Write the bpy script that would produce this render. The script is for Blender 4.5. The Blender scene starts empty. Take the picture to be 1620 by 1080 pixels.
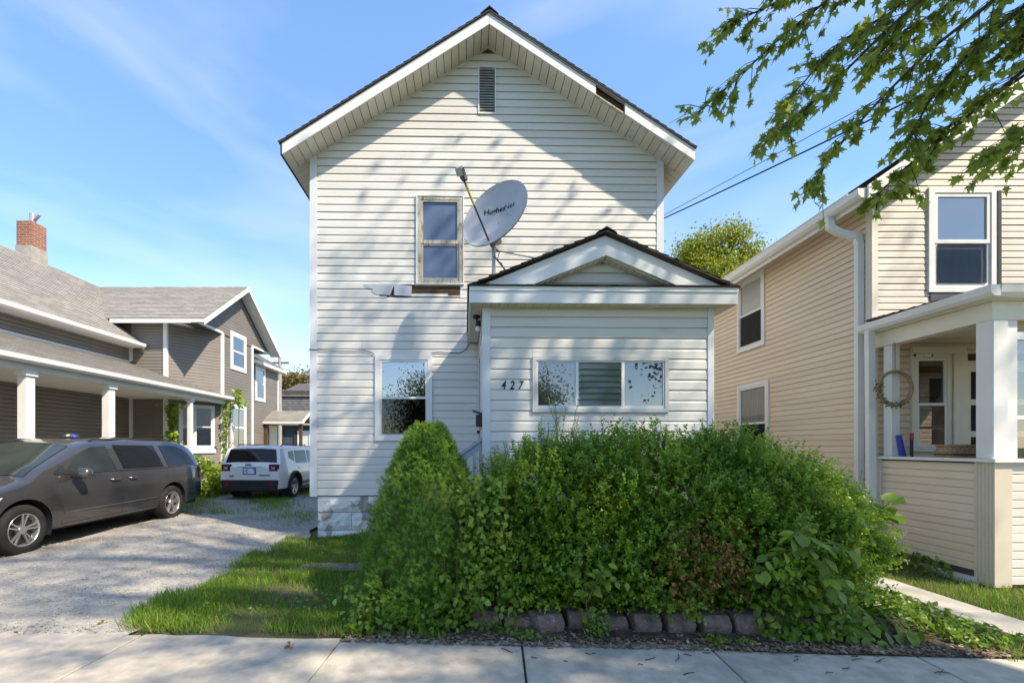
import bpy, bmesh, math, random
import numpy as np
from mathutils import Vector, Matrix
random.seed(7); RNG = np.random.default_rng(7)
SC = bpy.context.scene
COL = SC.collection
# ------------------------------------------------------------------ camera, world, sun, exposure
F = 720.0; PX0 = 750.0; PY0 = 705.0; EYE = 1.5       # focal length in photo pixels, vanishing point, eye height
cam = bpy.data.cameras.new('camera'); camo = bpy.data.objects.new('camera', cam); COL.objects.link(camo)
camo.location = (0, 0, EYE); camo.rotation_euler = (math.radians(90), 0, 0)
cam.sensor_width = 36; cam.lens = 36 * F / 1620
cam.shift_x = (810 - PX0) / 1620; cam.shift_y = (PY0 - 540) / 1620
cam.clip_start = 0.05; cam.clip_end = 2000
SC.camera = camo
SUN_DIR = Vector((0.75, -0.52, 0.97)).normalized()     # towards the sun
SUN_EL = math.asin(SUN_DIR.z); SUN_AZ = math.atan2(SUN_DIR.x, SUN_DIR.y)
world = bpy.data.worlds.new('World'); SC.world = world; world.use_nodes = True
wn = world.node_tree.nodes; wl = world.node_tree.links; wn.clear()
sky = wn.new('ShaderNodeTexSky'); sky.sky_type = 'NISHITA'; sky.sun_disc = False
sky.sun_elevation = SUN_EL; sky.sun_rotation = SUN_AZ
sky.air_density = 1.0; sky.dust_density = 0.3; sky.ozone_density = 3.0; sky.altitude = 200
tc = wn.new('ShaderNodeTexCoord'); mp = wn.new('ShaderNodeMapping')
mp.inputs['Rotation'].default_value = (0.25, -0.55, 0.2); mp.inputs['Scale'].default_value = (0.9, 1.2, 3.4)
n1 = wn.new('ShaderNodeTexNoise'); n1.inputs['Scale'].default_value = 1.55; n1.inputs['Detail'].default_value = 5
n1.inputs['Roughness'].default_value = 0.5; n1.inputs['Distortion'].default_value = 0.35
cr = wn.new('ShaderNodeValToRGB'); cr.color_ramp.elements[0].position = 0.44; cr.color_ramp.elements[1].position = 0.82
cr.color_ramp.elements[0].color = (0, 0, 0, 1); cr.color_ramp.elements[1].color = (0.34, 0.34, 0.34, 1)
mx = wn.new('ShaderNodeMix'); mx.data_type = 'RGBA'; mx.inputs[7].default_value = (2.6, 2.85, 3.5, 1)
bg = wn.new('ShaderNodeBackground'); bg.inputs['Strength'].default_value = 0.15
out = wn.new('ShaderNodeOutputWorld')
wl.new(tc.outputs['Generated'], mp.inputs[0]); wl.new(mp.outputs[0], n1.inputs['Vector']); wl.new(n1.outputs[0], cr.inputs[0])
wl.new(cr.outputs[0], mx.inputs[0]); hs_ = wn.new('ShaderNodeHueSaturation'); hs_.inputs['Saturation'].default_value = 1.25; hs_.inputs['Value'].default_value = 0.95; hs_.inputs['Hue'].default_value = 0.505
wl.new(sky.outputs[0], hs_.inputs['Color']); ev = wn.new('ShaderNodeMix'); ev.data_type = 'RGBA'; ev.inputs[0].default_value = 0.5; ev.inputs[7].default_value = (0.46, 0.86, 1.72, 1)
wl.new(hs_.outputs[0], ev.inputs[6]); wl.new(ev.outputs[2], mx.inputs[6]); wl.new(mx.outputs[2], bg.inputs[0]); wl.new(bg.outputs[0], out.inputs[0])
sl = bpy.data.lights.new('sun', 'SUN'); sl.energy = 2.0; sl.angle = math.radians(1.1); sl.color = (1.0, 0.965, 0.915)
slo = bpy.data.objects.new('sun', sl); COL.objects.link(slo); slo.location = (20, -14, 26)
slo.rotation_euler = SUN_DIR.to_track_quat('Z', 'Y').to_euler()
SC.view_settings.view_transform = 'Standard'; SC.view_settings.look = 'None'
SC.view_settings.gamma = 1.0; SC.view_settings.exposure = 1.95; SC.view_settings.use_white_balance = True; SC.view_settings.white_balance_temperature = 8150; SC.view_settings.white_balance_tint = 10
SC.cycles.max_bounces = 8; SC.cycles.diffuse_bounces = 4; SC.cycles.transparent_max_bounces = 16
SC.cycles.use_denoising = True; SC.cycles.sample_clamp_indirect = 6.0

# ------------------------------------------------------------------ materials
MATS = {}
VARY = {'white_siding': .045, 'beige_siding': .04, 'beige_front': .04, 'cream_soffit': .05, 'concrete': .06, 'old_concrete': .08, 'retaining_block': .16, 'painted_block': .05, 'bare_wood': .2, 'straw': .1}
def mat(name, c1, c2=None, scale=6.0, rough=0.6, spec=0.3, bump=0.0, bscale=None, stretch=(1, 1, 1), metal=0.0, lo=0.35, hi=0.65, c3=None, s3=1.0, lo3=0.55, hi3=0.7, detail=4, coat=0.0):
    m = bpy.data.materials.new(name); m.use_nodes = True; MATS[name] = m
    nt = m.node_tree; b = nt.nodes['Principled BSDF']
    b.inputs['Roughness'].default_value = rough; b.inputs['Specular IOR Level'].default_value = spec
    b.inputs['Metallic'].default_value = metal; b.inputs['Coat Weight'].default_value = coat; b.inputs['Coat Roughness'].default_value = 0.04
    b.inputs['Base Color'].default_value = (*c1, 1)
    if c2 is None and not bump: return m
    t = nt.nodes.new('ShaderNodeTexCoord'); mpn = nt.nodes.new('ShaderNodeMapping'); mpn.inputs['Scale'].default_value = stretch
    nt.links.new(t.outputs['Object'], mpn.inputs[0])
    def noise(s, d=detail):
        n = nt.nodes.new('ShaderNodeTexNoise'); n.inputs['Scale'].default_value = s; n.inputs['Detail'].default_value = d
        nt.links.new(mpn.outputs[0], n.inputs['Vector']); return n
    def ramp(n, a, z):
        r = nt.nodes.new('ShaderNodeMapRange'); r.inputs[1].default_value = a; r.inputs[2].default_value = z
        nt.links.new(n.outputs[0], r.inputs[0]); return r
    if c2 is not None:
        mixn = nt.nodes.new('ShaderNodeMix'); mixn.data_type = 'RGBA'
        mixn.inputs[6].default_value = (*c1, 1); mixn.inputs[7].default_value = (*c2, 1)
        nt.links.new(ramp(noise(scale), lo, hi).outputs[0], mixn.inputs[0]); last = mixn.outputs[2]
        if c3 is not None:
            m3 = nt.nodes.new('ShaderNodeMix'); m3.data_type = 'RGBA'; m3.inputs[7].default_value = (*c3, 1)
            nt.links.new(last, m3.inputs[6]); nt.links.new(ramp(noise(s3), lo3, hi3).outputs[0], m3.inputs[0]); last = m3.outputs[2]
        v = VARY.get(name, 0)
        if v:
            oi = nt.nodes.new('ShaderNodeObjectInfo'); mr = nt.nodes.new('ShaderNodeMapRange'); mr.inputs[3].default_value = 1 - v; mr.inputs[4].default_value = 1 + v
            sc = nt.nodes.new('ShaderNodeVectorMath'); sc.operation = 'SCALE'; nt.links.new(oi.outputs['Random'], mr.inputs[0]); nt.links.new(last, sc.inputs[0]); nt.links.new(mr.outputs[0], sc.inputs['Scale']); last = sc.outputs[0]
        nt.links.new(last, b.inputs['Base Color'])
    if bump:
        bp = nt.nodes.new('ShaderNodeBump'); bp.inputs['Strength'].default_value = bump; bp.inputs['Distance'].default_value = 0.02
        nt.links.new(noise(bscale or scale, 6).outputs[0], bp.inputs['Height']); nt.links.new(bp.outputs[0], b.inputs['Normal'])
    return m
def leafmat(name, dark, light, trans=0.3, rough=0.45, odd=None):
    m = bpy.data.materials.new(name); m.use_nodes = True; MATS[name] = m
    nt = m.node_tree; b = nt.nodes['Principled BSDF']; b.inputs['Roughness'].default_value = rough; b.inputs['Specular IOR Level'].default_value = 0.35
    a = nt.nodes.new('ShaderNodeAttribute'); a.attribute_name = 'tint'
    r = nt.nodes.new('ShaderNodeValToRGB'); e = r.color_ramp.elements
    e[0].position = 0.0; e[0].color = (*dark, 1); e[1].position = 0.9; e[1].color = (*light, 1)
    if odd: k = e.new(0.965); k.color = (*odd, 1)
    nt.links.new(a.outputs['Fac'], r.inputs[0]); nt.links.new(r.outputs[0], b.inputs['Base Color'])
    tr = nt.nodes.new('ShaderNodeBsdfTranslucent'); hs = nt.nodes.new('ShaderNodeHueSaturation')
    hs.inputs['Value'].default_value = 1.9; hs.inputs['Hue'].default_value = 0.485; nt.links.new(r.outputs[0], hs.inputs['Color']); nt.links.new(hs.outputs[0], tr.inputs[0])
    ms = nt.nodes.new('ShaderNodeMixShader'); ms.inputs[0].default_value = trans
    nt.links.new(b.outputs[0], ms.inputs[1]); nt.links.new(tr.outputs[0], ms.inputs[2]); nt.links.new(ms.outputs[0], nt.nodes['Material Output'].inputs[0])
    return m
def glassmat(name, tint=(0.8, 0.85, 0.85), refl=0.18, rough=0.01, fres=True):
    m = bpy.data.materials.new(name); m.use_nodes = True; MATS[name] = m
    nt = m.node_tree; nt.nodes.clear(); o = nt.nodes.new('ShaderNodeOutputMaterial')
    g = nt.nodes.new('ShaderNodeBsdfGlossy'); g.inputs['Roughness'].default_value = rough; g.inputs[0].default_value = (0.95, 0.97, 1, 1)
    t = nt.nodes.new('ShaderNodeBsdfTransparent'); t.inputs[0].default_value = (*tint, 1)
    lw = nt.nodes.new('ShaderNodeFresnel'); lw.inputs[0].default_value = 1.5
    ad = nt.nodes.new('ShaderNodeMath'); ad.operation = 'ADD'; ad.use_clamp = True; ad.inputs[1].default_value = refl
    ms = nt.nodes.new('ShaderNodeMixShader'); ad.inputs[0].default_value = 0
    if fres: nt.links.new(lw.outputs[0], ad.inputs[0])
    nt.links.new(ad.outputs[0], ms.inputs[0])
    nt.links.new(t.outputs[0], ms.inputs[1]); nt.links.new(g.outputs[0], ms.inputs[2]); nt.links.new(ms.outputs[0], o.inputs[0])
    return m
def shinglemat(name, ca, cb, cc, bw=0.3, rh=0.13):
    m = bpy.data.materials.new(name); m.use_nodes = True; MATS[name] = m
    nt = m.node_tree; b = nt.nodes['Principled BSDF']; b.inputs['Roughness'].default_value = 0.9; b.inputs['Specular IOR Level'].default_value = 0.15
    uv = nt.nodes.new('ShaderNodeUVMap'); br = nt.nodes.new('ShaderNodeTexBrick')
    br.inputs['Color1'].default_value = (*ca, 1); br.inputs['Color2'].default_value = (*cb, 1); br.inputs['Mortar'].default_value = (*cc, 1)
    br.inputs['Scale'].default_value = 1; br.inputs['Brick Width'].default_value = bw; br.inputs['Row Height'].default_value = rh; br.inputs['Mortar Size'].default_value = 0.006
    nt.links.new(uv.outputs[0], br.inputs[0])
    n = nt.nodes.new('ShaderNodeTexNoise'); n.inputs['Scale'].default_value = 14; n.inputs['Detail'].default_value = 6; nt.links.new(uv.outputs[0], n.inputs[0])
    mr = nt.nodes.new('ShaderNodeMapRange'); mr.inputs[3].default_value = 0.65; mr.inputs[4].default_value = 1.35; nt.links.new(n.outputs[0], mr.inputs[0])
    mm = nt.nodes.new('ShaderNodeMix'); mm.data_type = 'RGBA'; mm.blend_type = 'MULTIPLY'; mm.inputs[0].default_value = 1
    nt.links.new(br.outputs[0], mm.inputs[6]); nt.links.new(mr.outputs[0], mm.inputs[7]); nt.links.new(mm.outputs[2], b.inputs[0])
    return m
mat('white_siding', (0.62, 0.61, 0.585), (0.57, 0.555, 0.52), 1.3, 0.42, 0.4, c3=(0.53, 0.50, 0.42), s3=2.3, lo3=0.62, hi3=0.85, stretch=(0.6, 1, 2.5))
mat('cream_soffit', (0.69, 0.65, 0.56), (0.62, 0.575, 0.48), 3.0, 0.5, 0.3, c3=(0.38, 0.34, 0.26), s3=6, lo3=0.66, hi3=0.85)
mat('white_trim', (0.68, 0.69, 0.69), (0.63, 0.64, 0.64), 2.0, 0.38, 0.4, c3=(0.5, 0.49, 0.46), s3=5, lo3=0.7, hi3=0.85)
mat('white_paint', (0.70, 0.70, 0.69), (0.65, 0.65, 0.63), 3.0, 0.45, 0.4)
mat('grey_corner', (0.60, 0.62, 0.65), (0.54, 0.56, 0.59), 2.0, 0.4, 0.4)
mat('sheathing', (0.10, 0.085, 0.07), (0.06, 0.05, 0.04), 6, 0.9)
mat('bare_wood', (0.16, 0.10, 0.065), (0.07, 0.045, 0.03), 5, 0.85, 0.1, 0.3, 30, stretch=(1, 1, 8))
mat('peeling_paint', (0.42, 0.39, 0.335), (0.19, 0.155, 0.12), 22, 0.7, 0.2, 0.5, 30, stretch=(1, 1, 0.35), lo=0.55, hi=0.66)
mat('flashing', (0.46, 0.48, 0.49), (0.38, 0.40, 0.41), 4, 0.45, 0.4, metal=0.3)
mat('painted_block', (0.70, 0.69, 0.67), (0.60, 0.59, 0.57), 9, 0.8, 0.2, 0.8, 14, c3=(0.33, 0.31, 0.28), s3=3.1, lo3=0.565, hi3=0.60)
mat('mortar', (0.42, 0.40, 0.37), (0.30, 0.29, 0.26), 20, 0.95)
mat('dark_room', (0.035, 0.034, 0.036), (0.02, 0.02, 0.02), 3, 0.9, 0.1)
mat('grey_room', (0.16, 0.16, 0.16), (0.10, 0.10, 0.10), 3, 0.9, 0.1)
mat('curtain_grey', (0.36, 0.35, 0.33), (0.28, 0.27, 0.255), 4, 0.9, 0.1, stretch=(6, 6, .4))
mat('dull_frame', (0.52, 0.52, 0.50), (0.44, 0.44, 0.42), 5, 0.5, 0.35)
mat('screen', (0.085, 0.09, 0.10), None, rough=0.8)
mat('blind', (0.62, 0.62, 0.60), (0.56, 0.56, 0.54), 2, 0.8)
mat('blue_shade', (0.16, 0.21, 0.33), (0.14, 0.185, 0.30), 2.5, 0.85, 0.1)
mat('black_metal', (0.02, 0.02, 0.022), None, rough=0.45)
mat('black_cable', (0.012, 0.012, 0.013), None, rough=0.6)
mat('dish_grey', (0.40, 0.41, 0.45), (0.36, 0.37, 0.41), 3, 0.5, 0.4)
mat('galvanized', (0.42, 0.43, 0.45), (0.34, 0.35, 0.37), 12, 0.45, 0.5, metal=0.4)
mat('dark_arm', (0.10, 0.10, 0.10), None, rough=0.5)
mat('yellow_tape', (0.55, 0.50, 0.06), None, rough=0.5)
mat('bulb', (0.75, 0.75, 0.72), None, rough=0.2)
mat('louver_grey', (0.30, 0.295, 0.28), (0.24, 0.235, 0.22), 8, 0.6)
mat('rail_paint', (0.33, 0.40, 0.46), (0.26, 0.32, 0.37), 9, 0.6, 0.3)
mat('dark_fascia', (0.045, 0.038, 0.033), (0.03, 0.026, 0.023), 8, 0.7)
mat('digit', (0.015, 0.015, 0.016), None, rough=0.4)
mat('beige_siding', (0.70, 0.58, 0.445), (0.65, 0.535, 0.405), 1.2, 0.5, 0.35, stretch=(1, .5, 2))
mat('beige_pier', (0.62, 0.545, 0.43), (0.56, 0.49, 0.385), 2, 0.5, 0.3)
mat('beige_trim', (0.70, 0.66, 0.57), (0.64, 0.60, 0.51), 2, 0.5, 0.3)
mat('beige_front', (0.64, 0.59, 0.51), (0.59, 0.54, 0.465), 1.2, 0.5, 0.35)
mat('grey_siding', (0.20, 0.183, 0.166), (0.176, 0.161, 0.146), 1.3, 0.55, 0.3)
mat('navy_siding', (0.055, 0.065, 0.085), (0.045, 0.052, 0.07), 1.3, 0.6, 0.3)
mat('charcoal', (0.035, 0.035, 0.037), None, rough=0.7)
mat('brown_deck', (0.13, 0.07, 0.04), (0.08, 0.042, 0.025), 6, 0.7, 0.2)
mat('cream_door', (0.68, 0.66, 0.58), None, rough=0.5)
mat('tan_panel', (0.42, 0.31, 0.18), (0.38, 0.28, 0.165), 3, 0.6)
mat('straw', (0.36, 0.25, 0.15), (0.24, 0.165, 0.10), 30, 0.8, 0.2, 0.5, 40)
mat('blue_plastic', (0.03, 0.05, 0.30), None, rough=0.4)
mat('red_plastic', (0.35, 0.02, 0.02), None, rough=0.4)
mat('concrete', (0.54, 0.48, 0.40), (0.41, 0.36, 0.295), 11, 0.9, 0.2, 0.35, 90, c3=(0.30, 0.275, 0.24), s3=1.6, lo3=0.52, hi3=0.78, detail=10)
mat('old_concrete', (0.46, 0.43, 0.38), (0.36, 0.34, 0.30), 5, 0.9, 0.2, 0.3, 60)
mat('dirt', (0.20, 0.165, 0.13), (0.13, 0.105, 0.08), 6, 0.95, 0.1, 0.8, 40, c3=(0.30, 0.27, 0.23), s3=12, lo3=0.55, hi3=0.7)
mat('gravel', (0.44, 0.41, 0.36), (0.33, 0.305, 0.265), 26, 0.95, 0.15, 0.6, 55, c3=(0.27, 0.235, 0.19), s3=0.9, lo3=0.52, hi3=0.74, detail=9)
mat('pebble_light', (0.44, 0.42, 0.38), (0.31, 0.295, 0.265), 9, 0.9)
mat('mulch_ground', (0.14, 0.10, 0.075), (0.07, 0.05, 0.038), 14, 0.95, 0.1, 1.0, 50)
mat('mulch_chip', (0.30, 0.21, 0.14), (0.13, 0.085, 0.058), 8, 0.9, c3=(0.45, 0.38, 0.30), s3=11, lo3=0.6, hi3=0.65)
mat('lawn_soil', (0.075, 0.088, 0.035), (0.12, 0.10, 0.062), 3, 0.95, 0.1, 0.8, 30)
mat('far_grass', (0.06, 0.10, 0.03), (0.09, 0.12, 0.04), 0.5, 0.95)
mat('asphalt', (0.055, 0.055, 0.056), (0.04, 0.04, 0.041), 8, 0.9, 0.2, 0.4, 60)
mat('retaining_block', (0.23, 0.165, 0.145), (0.14, 0.10, 0.088), 16, 0.92, 0.15, 0.9, 45, c3=(0.30, 0.24, 0.22), s3=26, lo3=0.6, hi3=0.72)
mat('bark', (0.115, 0.095, 0.075), (0.065, 0.052, 0.04), 7, 0.95, 0.1, 1.0, 18, stretch=(1, 1, 0.3))
mat('twig', (0.07, 0.052, 0.038), None, rough=0.9)
mat('brick', (0.36, 0.115, 0.065), (0.25, 0.08, 0.05), 5, 0.9, 0.15, 0.6, 30, c3=(0.62, 0.58, 0.54), s3=2.6, lo3=0.6, hi3=0.66)
mat('cement', (0.36, 0.33, 0.29), (0.28, 0.26, 0.23), 6, 0.95)
mat('pole_wood', (0.17, 0.135, 0.10), (0.11, 0.088, 0.066), 6, 0.9, stretch=(1, 1, 0.1))
shinglemat('grey_shingle', (0.235, 0.225, 0.205), (0.33, 0.315, 0.285), (0.12, 0.115, 0.105))
shinglemat('brown_shingle', (0.055, 0.045, 0.04), (0.08, 0.066, 0.058), (0.03, 0.026, 0.024))
shinglemat('slate_shingle', (0.10, 0.10, 0.105), (0.145, 0.145, 0.15), (0.06, 0.06, 0.062), 0.22, 0.16)
shinglemat('chimney_brick', (0.31, 0.12, 0.07), (0.21, 0.085, 0.058), (0.36, 0.32, 0.28), 0.21, 0.075)
glassmat('window_glass'); glassmat('bright_glass', (0.75, 0.8, 0.8), 0.34); glassmat('porch_glass', (0.62, 0.62, 0.6), 0.13, 0.012); glassmat('louver_glass', (0.62, 0.70, 0.66), 0.14, 0.12)
glassmat('soft_glass', (0.8, 0.82, 0.82), 0.05, fres=False); glassmat('screen_mesh', (0.62, 0.62, 0.62), 0.0, 0.6, fres=False); glassmat('car_glass', (0.16, 0.18, 0.18), 0.10); glassmat('car_glass_clear', (0.42, 0.48, 0.46), 0.08)
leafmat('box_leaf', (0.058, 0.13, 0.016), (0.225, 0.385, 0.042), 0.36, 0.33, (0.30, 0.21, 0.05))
leafmat('spruce_needle', (0.065, 0.155, 0.018), (0.17, 0.32, 0.038), 0.2, 0.55)
leafmat('maple_leaf', (0.12, 0.18, 0.028), (0.27, 0.35, 0.055), 0.5, 0.42, (0.26, 0.24, 0.03))
leafmat('far_leaf', (0.09, 0.13, 0.016), (0.28, 0.32, 0.035), 0.35, 0.6)
leafmat('dark_leaf', (0.045, 0.080, 0.020), (0.10, 0.15, 0.035), 0.35, 0.6)
leafmat('autumn_leaf', (0.11, 0.085, 0.025), (0.24, 0.17, 0.05), 0.3, 0.6)
leafmat('weed_leaf', (0.06, 0.13, 0.016), (0.17, 0.28, 0.034), 0.35, 0.4)
leafmat('vine_leaf', (0.080, 0.15, 0.018), (0.24, 0.34, 0.04), 0.3, 0.45)
leafmat('grass_blade', (0.060, 0.14, 0.014), (0.19, 0.32, 0.04), 0.3, 0.5, (0.32, 0.27, 0.10))
leafmat('brown_leaf', (0.20, 0.09, 0.03), (0.42, 0.21, 0.075), 0.2, 0.7)
mat('van_paint', (0.105, 0.098, 0.10), None, rough=0.25, spec=0.5, metal=0.45, coat=1.0)
mat('white_car_paint', (0.72, 0.72, 0.70), None, rough=0.3, spec=0.5, coat=0.7)
mat('black_plastic', (0.028, 0.029, 0.031), (0.022, 0.022, 0.024), 8, 0.55, 0.3)
mat('tyre', (0.022, 0.022, 0.023), (0.032, 0.03, 0.028), 8, 0.85, 0.2)
mat('alloy', (0.55, 0.54, 0.53), None, rough=0.3, metal=0.8)
mat('dark_alloy', (0.05, 0.05, 0.052), None, rough=0.35, metal=0.5)
mat('red_lamp', (0.40, 0.012, 0.015), None, rough=0.12, spec=0.6, coat=1.0)
mat('dark_red', (0.10, 0.008, 0.01), None, rough=0.15, coat=1.0)
mat('clear_lamp', (0.62, 0.62, 0.63), None, rough=0.12, coat=1.0)
mat('chrome', (0.75, 0.75, 0.76), None, rough=0.15, metal=1.0)
mat('plate_white', (0.70, 0.72, 0.76), (0.16, 0.28, 0.60), 9, 0.5, lo=0.5, hi=0.62)
mat('car_seat', (0.12, 0.115, 0.11), None, rough=0.9)

# ------------------------------------------------------------------ helpers
def link(name, me, m, parent=None, label=None, cat=None, group=None, kind=None, smooth=False):
    if m: me.materials.append(MATS[m] if isinstance(m, str) else m)
    o = bpy.data.objects.new(name, me); COL.objects.link(o)
    if parent is not None:
        o.parent = parent
        if 'shift' in parent: o.matrix_parent_inverse = Matrix.Translation(-Vector(parent['shift']))
    if smooth: me.polygons.foreach_set('use_smooth', [True] * len(me.polygons))
    return tag(o, label, cat, group, kind)
def tag(o, label=None, cat=None, group=None, kind=None):
    if label: o['label'] = label
    if cat: o['category'] = cat
    if group: o['group'] = group
    if kind: o['kind'] = kind
    return o
def thing(name, label, cat, loc=(0, 0, 0), group=None, world_coords=True, rotz=0.0):
    """an Empty at the base of a thing; with world_coords its children are modelled in world metres"""
    o = bpy.data.objects.new(name, None); COL.objects.link(o); o.empty_display_size = 0.2
    o.location = loc; o.rotation_euler = (0, 0, rotz)
    if world_coords: WC[name_of(o)] = Vector(loc)
    return tag(o, label, cat, group)
WC = {}
def name_of(o): return o.name
class MB:
    def __init__(s): s.v = []; s.f = []
    def add(s, vs, fs):
        b = len(s.v); s.v += [tuple(v) for v in vs]; s.f += [tuple(i + b for i in f) for f in fs]; return s
    def box(s, x0, x1, y0, y1, z0, z1):
        return s.add([(x0, y0, z0), (x1, y0, z0), (x1, y1, z0), (x0, y1, z0), (x0, y0, z1), (x1, y0, z1), (x1, y1, z1), (x0, y1, z1)],
                     [(3, 2, 1, 0), (4, 5, 6, 7), (0, 1, 5, 4), (1, 2, 6, 5), (2, 3, 7, 6), (3, 0, 4, 7)])
    def hexa(s, b, t):
        """bottom and top quads (4 points each, same order)"""
        return s.add(list(b) + list(t), [(3, 2, 1, 0), (4, 5, 6, 7), (0, 1, 5, 4), (1, 2, 6, 5), (2, 3, 7, 6), (3, 0, 4, 7)])
    def bar(s, a, b, w, h, up=(0, 0, 1)):
        a = Vector(a); b = Vector(b); d = (b - a).normalized(); u = Vector(up); r = d.cross(u).normalized(); u = r.cross(d)
        q = [(-w / 2, -h / 2), (w / 2, -h / 2), (w / 2, h / 2), (-w / 2, h / 2)]
        return s.hexa([a + r * x + u * y for x, y in q], [b + r * x + u * y for x, y in q])
    def prism(s, poly, axis, a, b):
        """2-D polygon extruded along axis: 'y' -> (x,z), 'x' -> (y,z), 'z' -> (x,y)"""
        def P(p, t): return {'y': (p[0], t, p[1]), 'x': (t, p[0], p[1]), 'z': (p[0], p[1], t)}[axis]
        n = len(poly)
        return s.add([P(p, a) for p in poly] + [P(p, b) for p in poly],
                     [tuple(range(n))[::-1], tuple(range(n, 2 * n))] + [(i, (i + 1) % n, n + (i + 1) % n, n + i) for i in range(n)])
    def tube(s, pts, r, n=6, cap=True):
        pts = [Vector(p) for p in pts]; rs = r if isinstance(r, (list, tuple)) else [r] * len(pts); rings = []
        up = Vector((0.13, 0.31, 0.94)).normalized()
        for i, p in enumerate(pts):
            d = (pts[min(i + 1, len(pts) - 1)] - pts[max(i - 1, 0)]).normalized()
            x = d.cross(up);
            if x.length < 1e-3: x = d.cross(Vector((1, 0, 0)))
            x.normalize(); y = d.cross(x)
            rings.append([p + (x * math.cos(2 * math.pi * k / n) + y * math.sin(2 * math.pi * k / n)) * rs[i] for k in range(n)])
        f = [(i * n + k, i * n + (k + 1) % n, (i + 1) * n + (k + 1) % n, (i + 1) * n + k) for i in range(len(pts) - 1) for k in range(n)]
        if cap: f += [tuple(range(n))[::-1], tuple(range((len(pts) - 1) * n, len(pts) * n))]
        return s.add([v for g in rings for v in g], f)
    def build(s, name, m, parent=None, bevel=0.0, fix=True, **k):
        me = bpy.data.meshes.new(name); me.from_pydata(s.v, [], s.f)
        if fix or bevel:
            bm = bmesh.new(); bm.from_mesh(me)
            if bevel: bmesh.ops.bevel(bm, geom=bm.edges[:], offset=bevel, segments=1, affect='EDGES', profile=0.5)
            if fix: bmesh.ops.recalc_face_normals(bm, faces=bm.faces)
            bm.to_mesh(me); bm.free()
        return put(link(name, me, m, parent, **k), parent)
def put(o, parent):
    """children of a world-coordinate thing keep their world coordinates"""
    r = parent
    while r is not None and r.parent is not None: r = r.parent
    if parent is not None and r.name in WC and parent is r: o.matrix_parent_inverse = Matrix.Translation(-WC[r.name])
    return o
def grid_mesh(name, V, m, parent=None, flip=False, closed=False, smooth=True, **k):
    """V: array (a,b,3) of points -> quads"""
    a, b = V.shape[:2]; f = []
    for i in range(a - 1):
        for j in range(b - 1 if not closed else b):
            j2 = (j + 1) % b; q = (i * b + j, i * b + j2, (i + 1) * b + j2, (i + 1) * b + j); f.append(q[::-1] if flip else q)
    me = bpy.data.meshes.new(name); me.from_pydata([tuple(map(float, p)) for p in V.reshape(-1, 3)], [], f)
    return put(link(name, me, m, parent, smooth=smooth, **k), parent)
def fast_mesh(name, V, Fc, tint=None):
    me = bpy.data.meshes.new(name); n = len(V); m, k = Fc.shape
    me.vertices.add(n); me.vertices.foreach_set('co', V.astype(np.float32).ravel())
    me.loops.add(m * k); me.loops.foreach_set('vertex_index', Fc.astype(np.int32).ravel())
    me.polygons.add(m); me.polygons.foreach_set('loop_start', np.arange(0, m * k, k, dtype=np.int32))
    if tint is not None:
        a = me.attributes.new('tint', 'FLOAT', 'POINT'); a.data.foreach_set('value', tint.astype(np.float32))
    me.update(calc_edges=True); return me
def unit(A): return A / np.maximum(np.linalg.norm(A, axis=-1, keepdims=True), 1e-9)
def scatter(name, tv, tf, P, D, N, S, m, parent=None, tint=None, **k):
    tv = np.array(tv, float); tf = np.array(tf, int); n = len(P)
    D = unit(D); X = unit(np.cross(D, N)); N2 = np.cross(X, D); S = np.asarray(S, float).reshape(-1, 1, 1)
    V = P[:, None, :] + S * (tv[None, :, 0:1] * X[:, None] + tv[None, :, 1:2] * D[:, None] + tv[None, :, 2:3] * N2[:, None])
    Fc = tf[None] + (np.arange(n) * len(tv))[:, None, None]
    if tint is None: tint = RNG.random(n)
    return put(link(name, fast_mesh(name, V.reshape(-1, 3), Fc.reshape(-1, tf.shape[1]), np.repeat(tint, len(tv))), m, parent, **k), parent)
def rdir(n): return unit(RNG.normal(size=(n, 3)))
LEAF = ([(0, 0, 0), (0.32, 0.45, 0.06), (0, 1, -0.05), (-0.32, 0.45, 0.06)], [(0, 1, 2, 3)])
OVAL = ([(0, 0, 0), (0.26, 0.25, .05), (0.30, 0.6, .05), (0, 1, -.08), (-0.30, 0.6, .05), (-0.26, 0.25, .05), (0, 0.45, 0)], [(0, 1, 6), (1, 2, 6), (2, 3, 6), (3, 4, 6), (4, 5, 6), (5, 0, 6)])
HEART = ([(0, 0, 0), (0.34, -.05, .03), (0.48, 0.28, .05), (0.26, 0.7, .02), (0, 1.05, -.1), (-0.26, 0.7, .02), (-0.48, 0.28, .05), (-0.34, -.05, .03), (0, .4, -.02)],
         [(0, 1, 8), (1, 2, 8), (2, 3, 8), (3, 4, 8), (4, 5, 8), (5, 6, 8), (6, 7, 8), (7, 0, 8)])
_mp = [(0, 0), (.12, .12), (.48, .02), (.30, .26), (.62, .52), (.26, .48), (.20, .62), (0, 1.05), (-.20, .62), (-.26, .48), (-.62, .52), (-.30, .26), (-.48, .02), (-.12, .12)]
MAPLE = ([(x, y, -.18 * abs(x) - .10 * y * y) for x, y in _mp] + [(0, .35, 0.02)], [(i, (i + 1) % 14, 14) for i in range(14)])
BLADE = ([(-.035, 0, 0), (.035, 0, 0), (.03, .55, .06), (-.03, .55, .06), (.004, 1, .25), (-.004, 1, .25)], [(0, 1, 2, 3), (3, 2, 4, 5)])
NEEDLE = ([(-.09, 0, 0), (.09, 0, 0), (.03, 1, 0), (-.03, 1, 0)], [(0, 1, 2, 3)])
def pix(px, py, Y): return Vector(((px - PX0) / F * Y, Y, EYE + (PY0 - py) / F * Y))
def ground(px, py): Y = F * EYE / (py - PY0); return Vector(((px - PX0) / F * Y, Y, 0))
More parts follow.
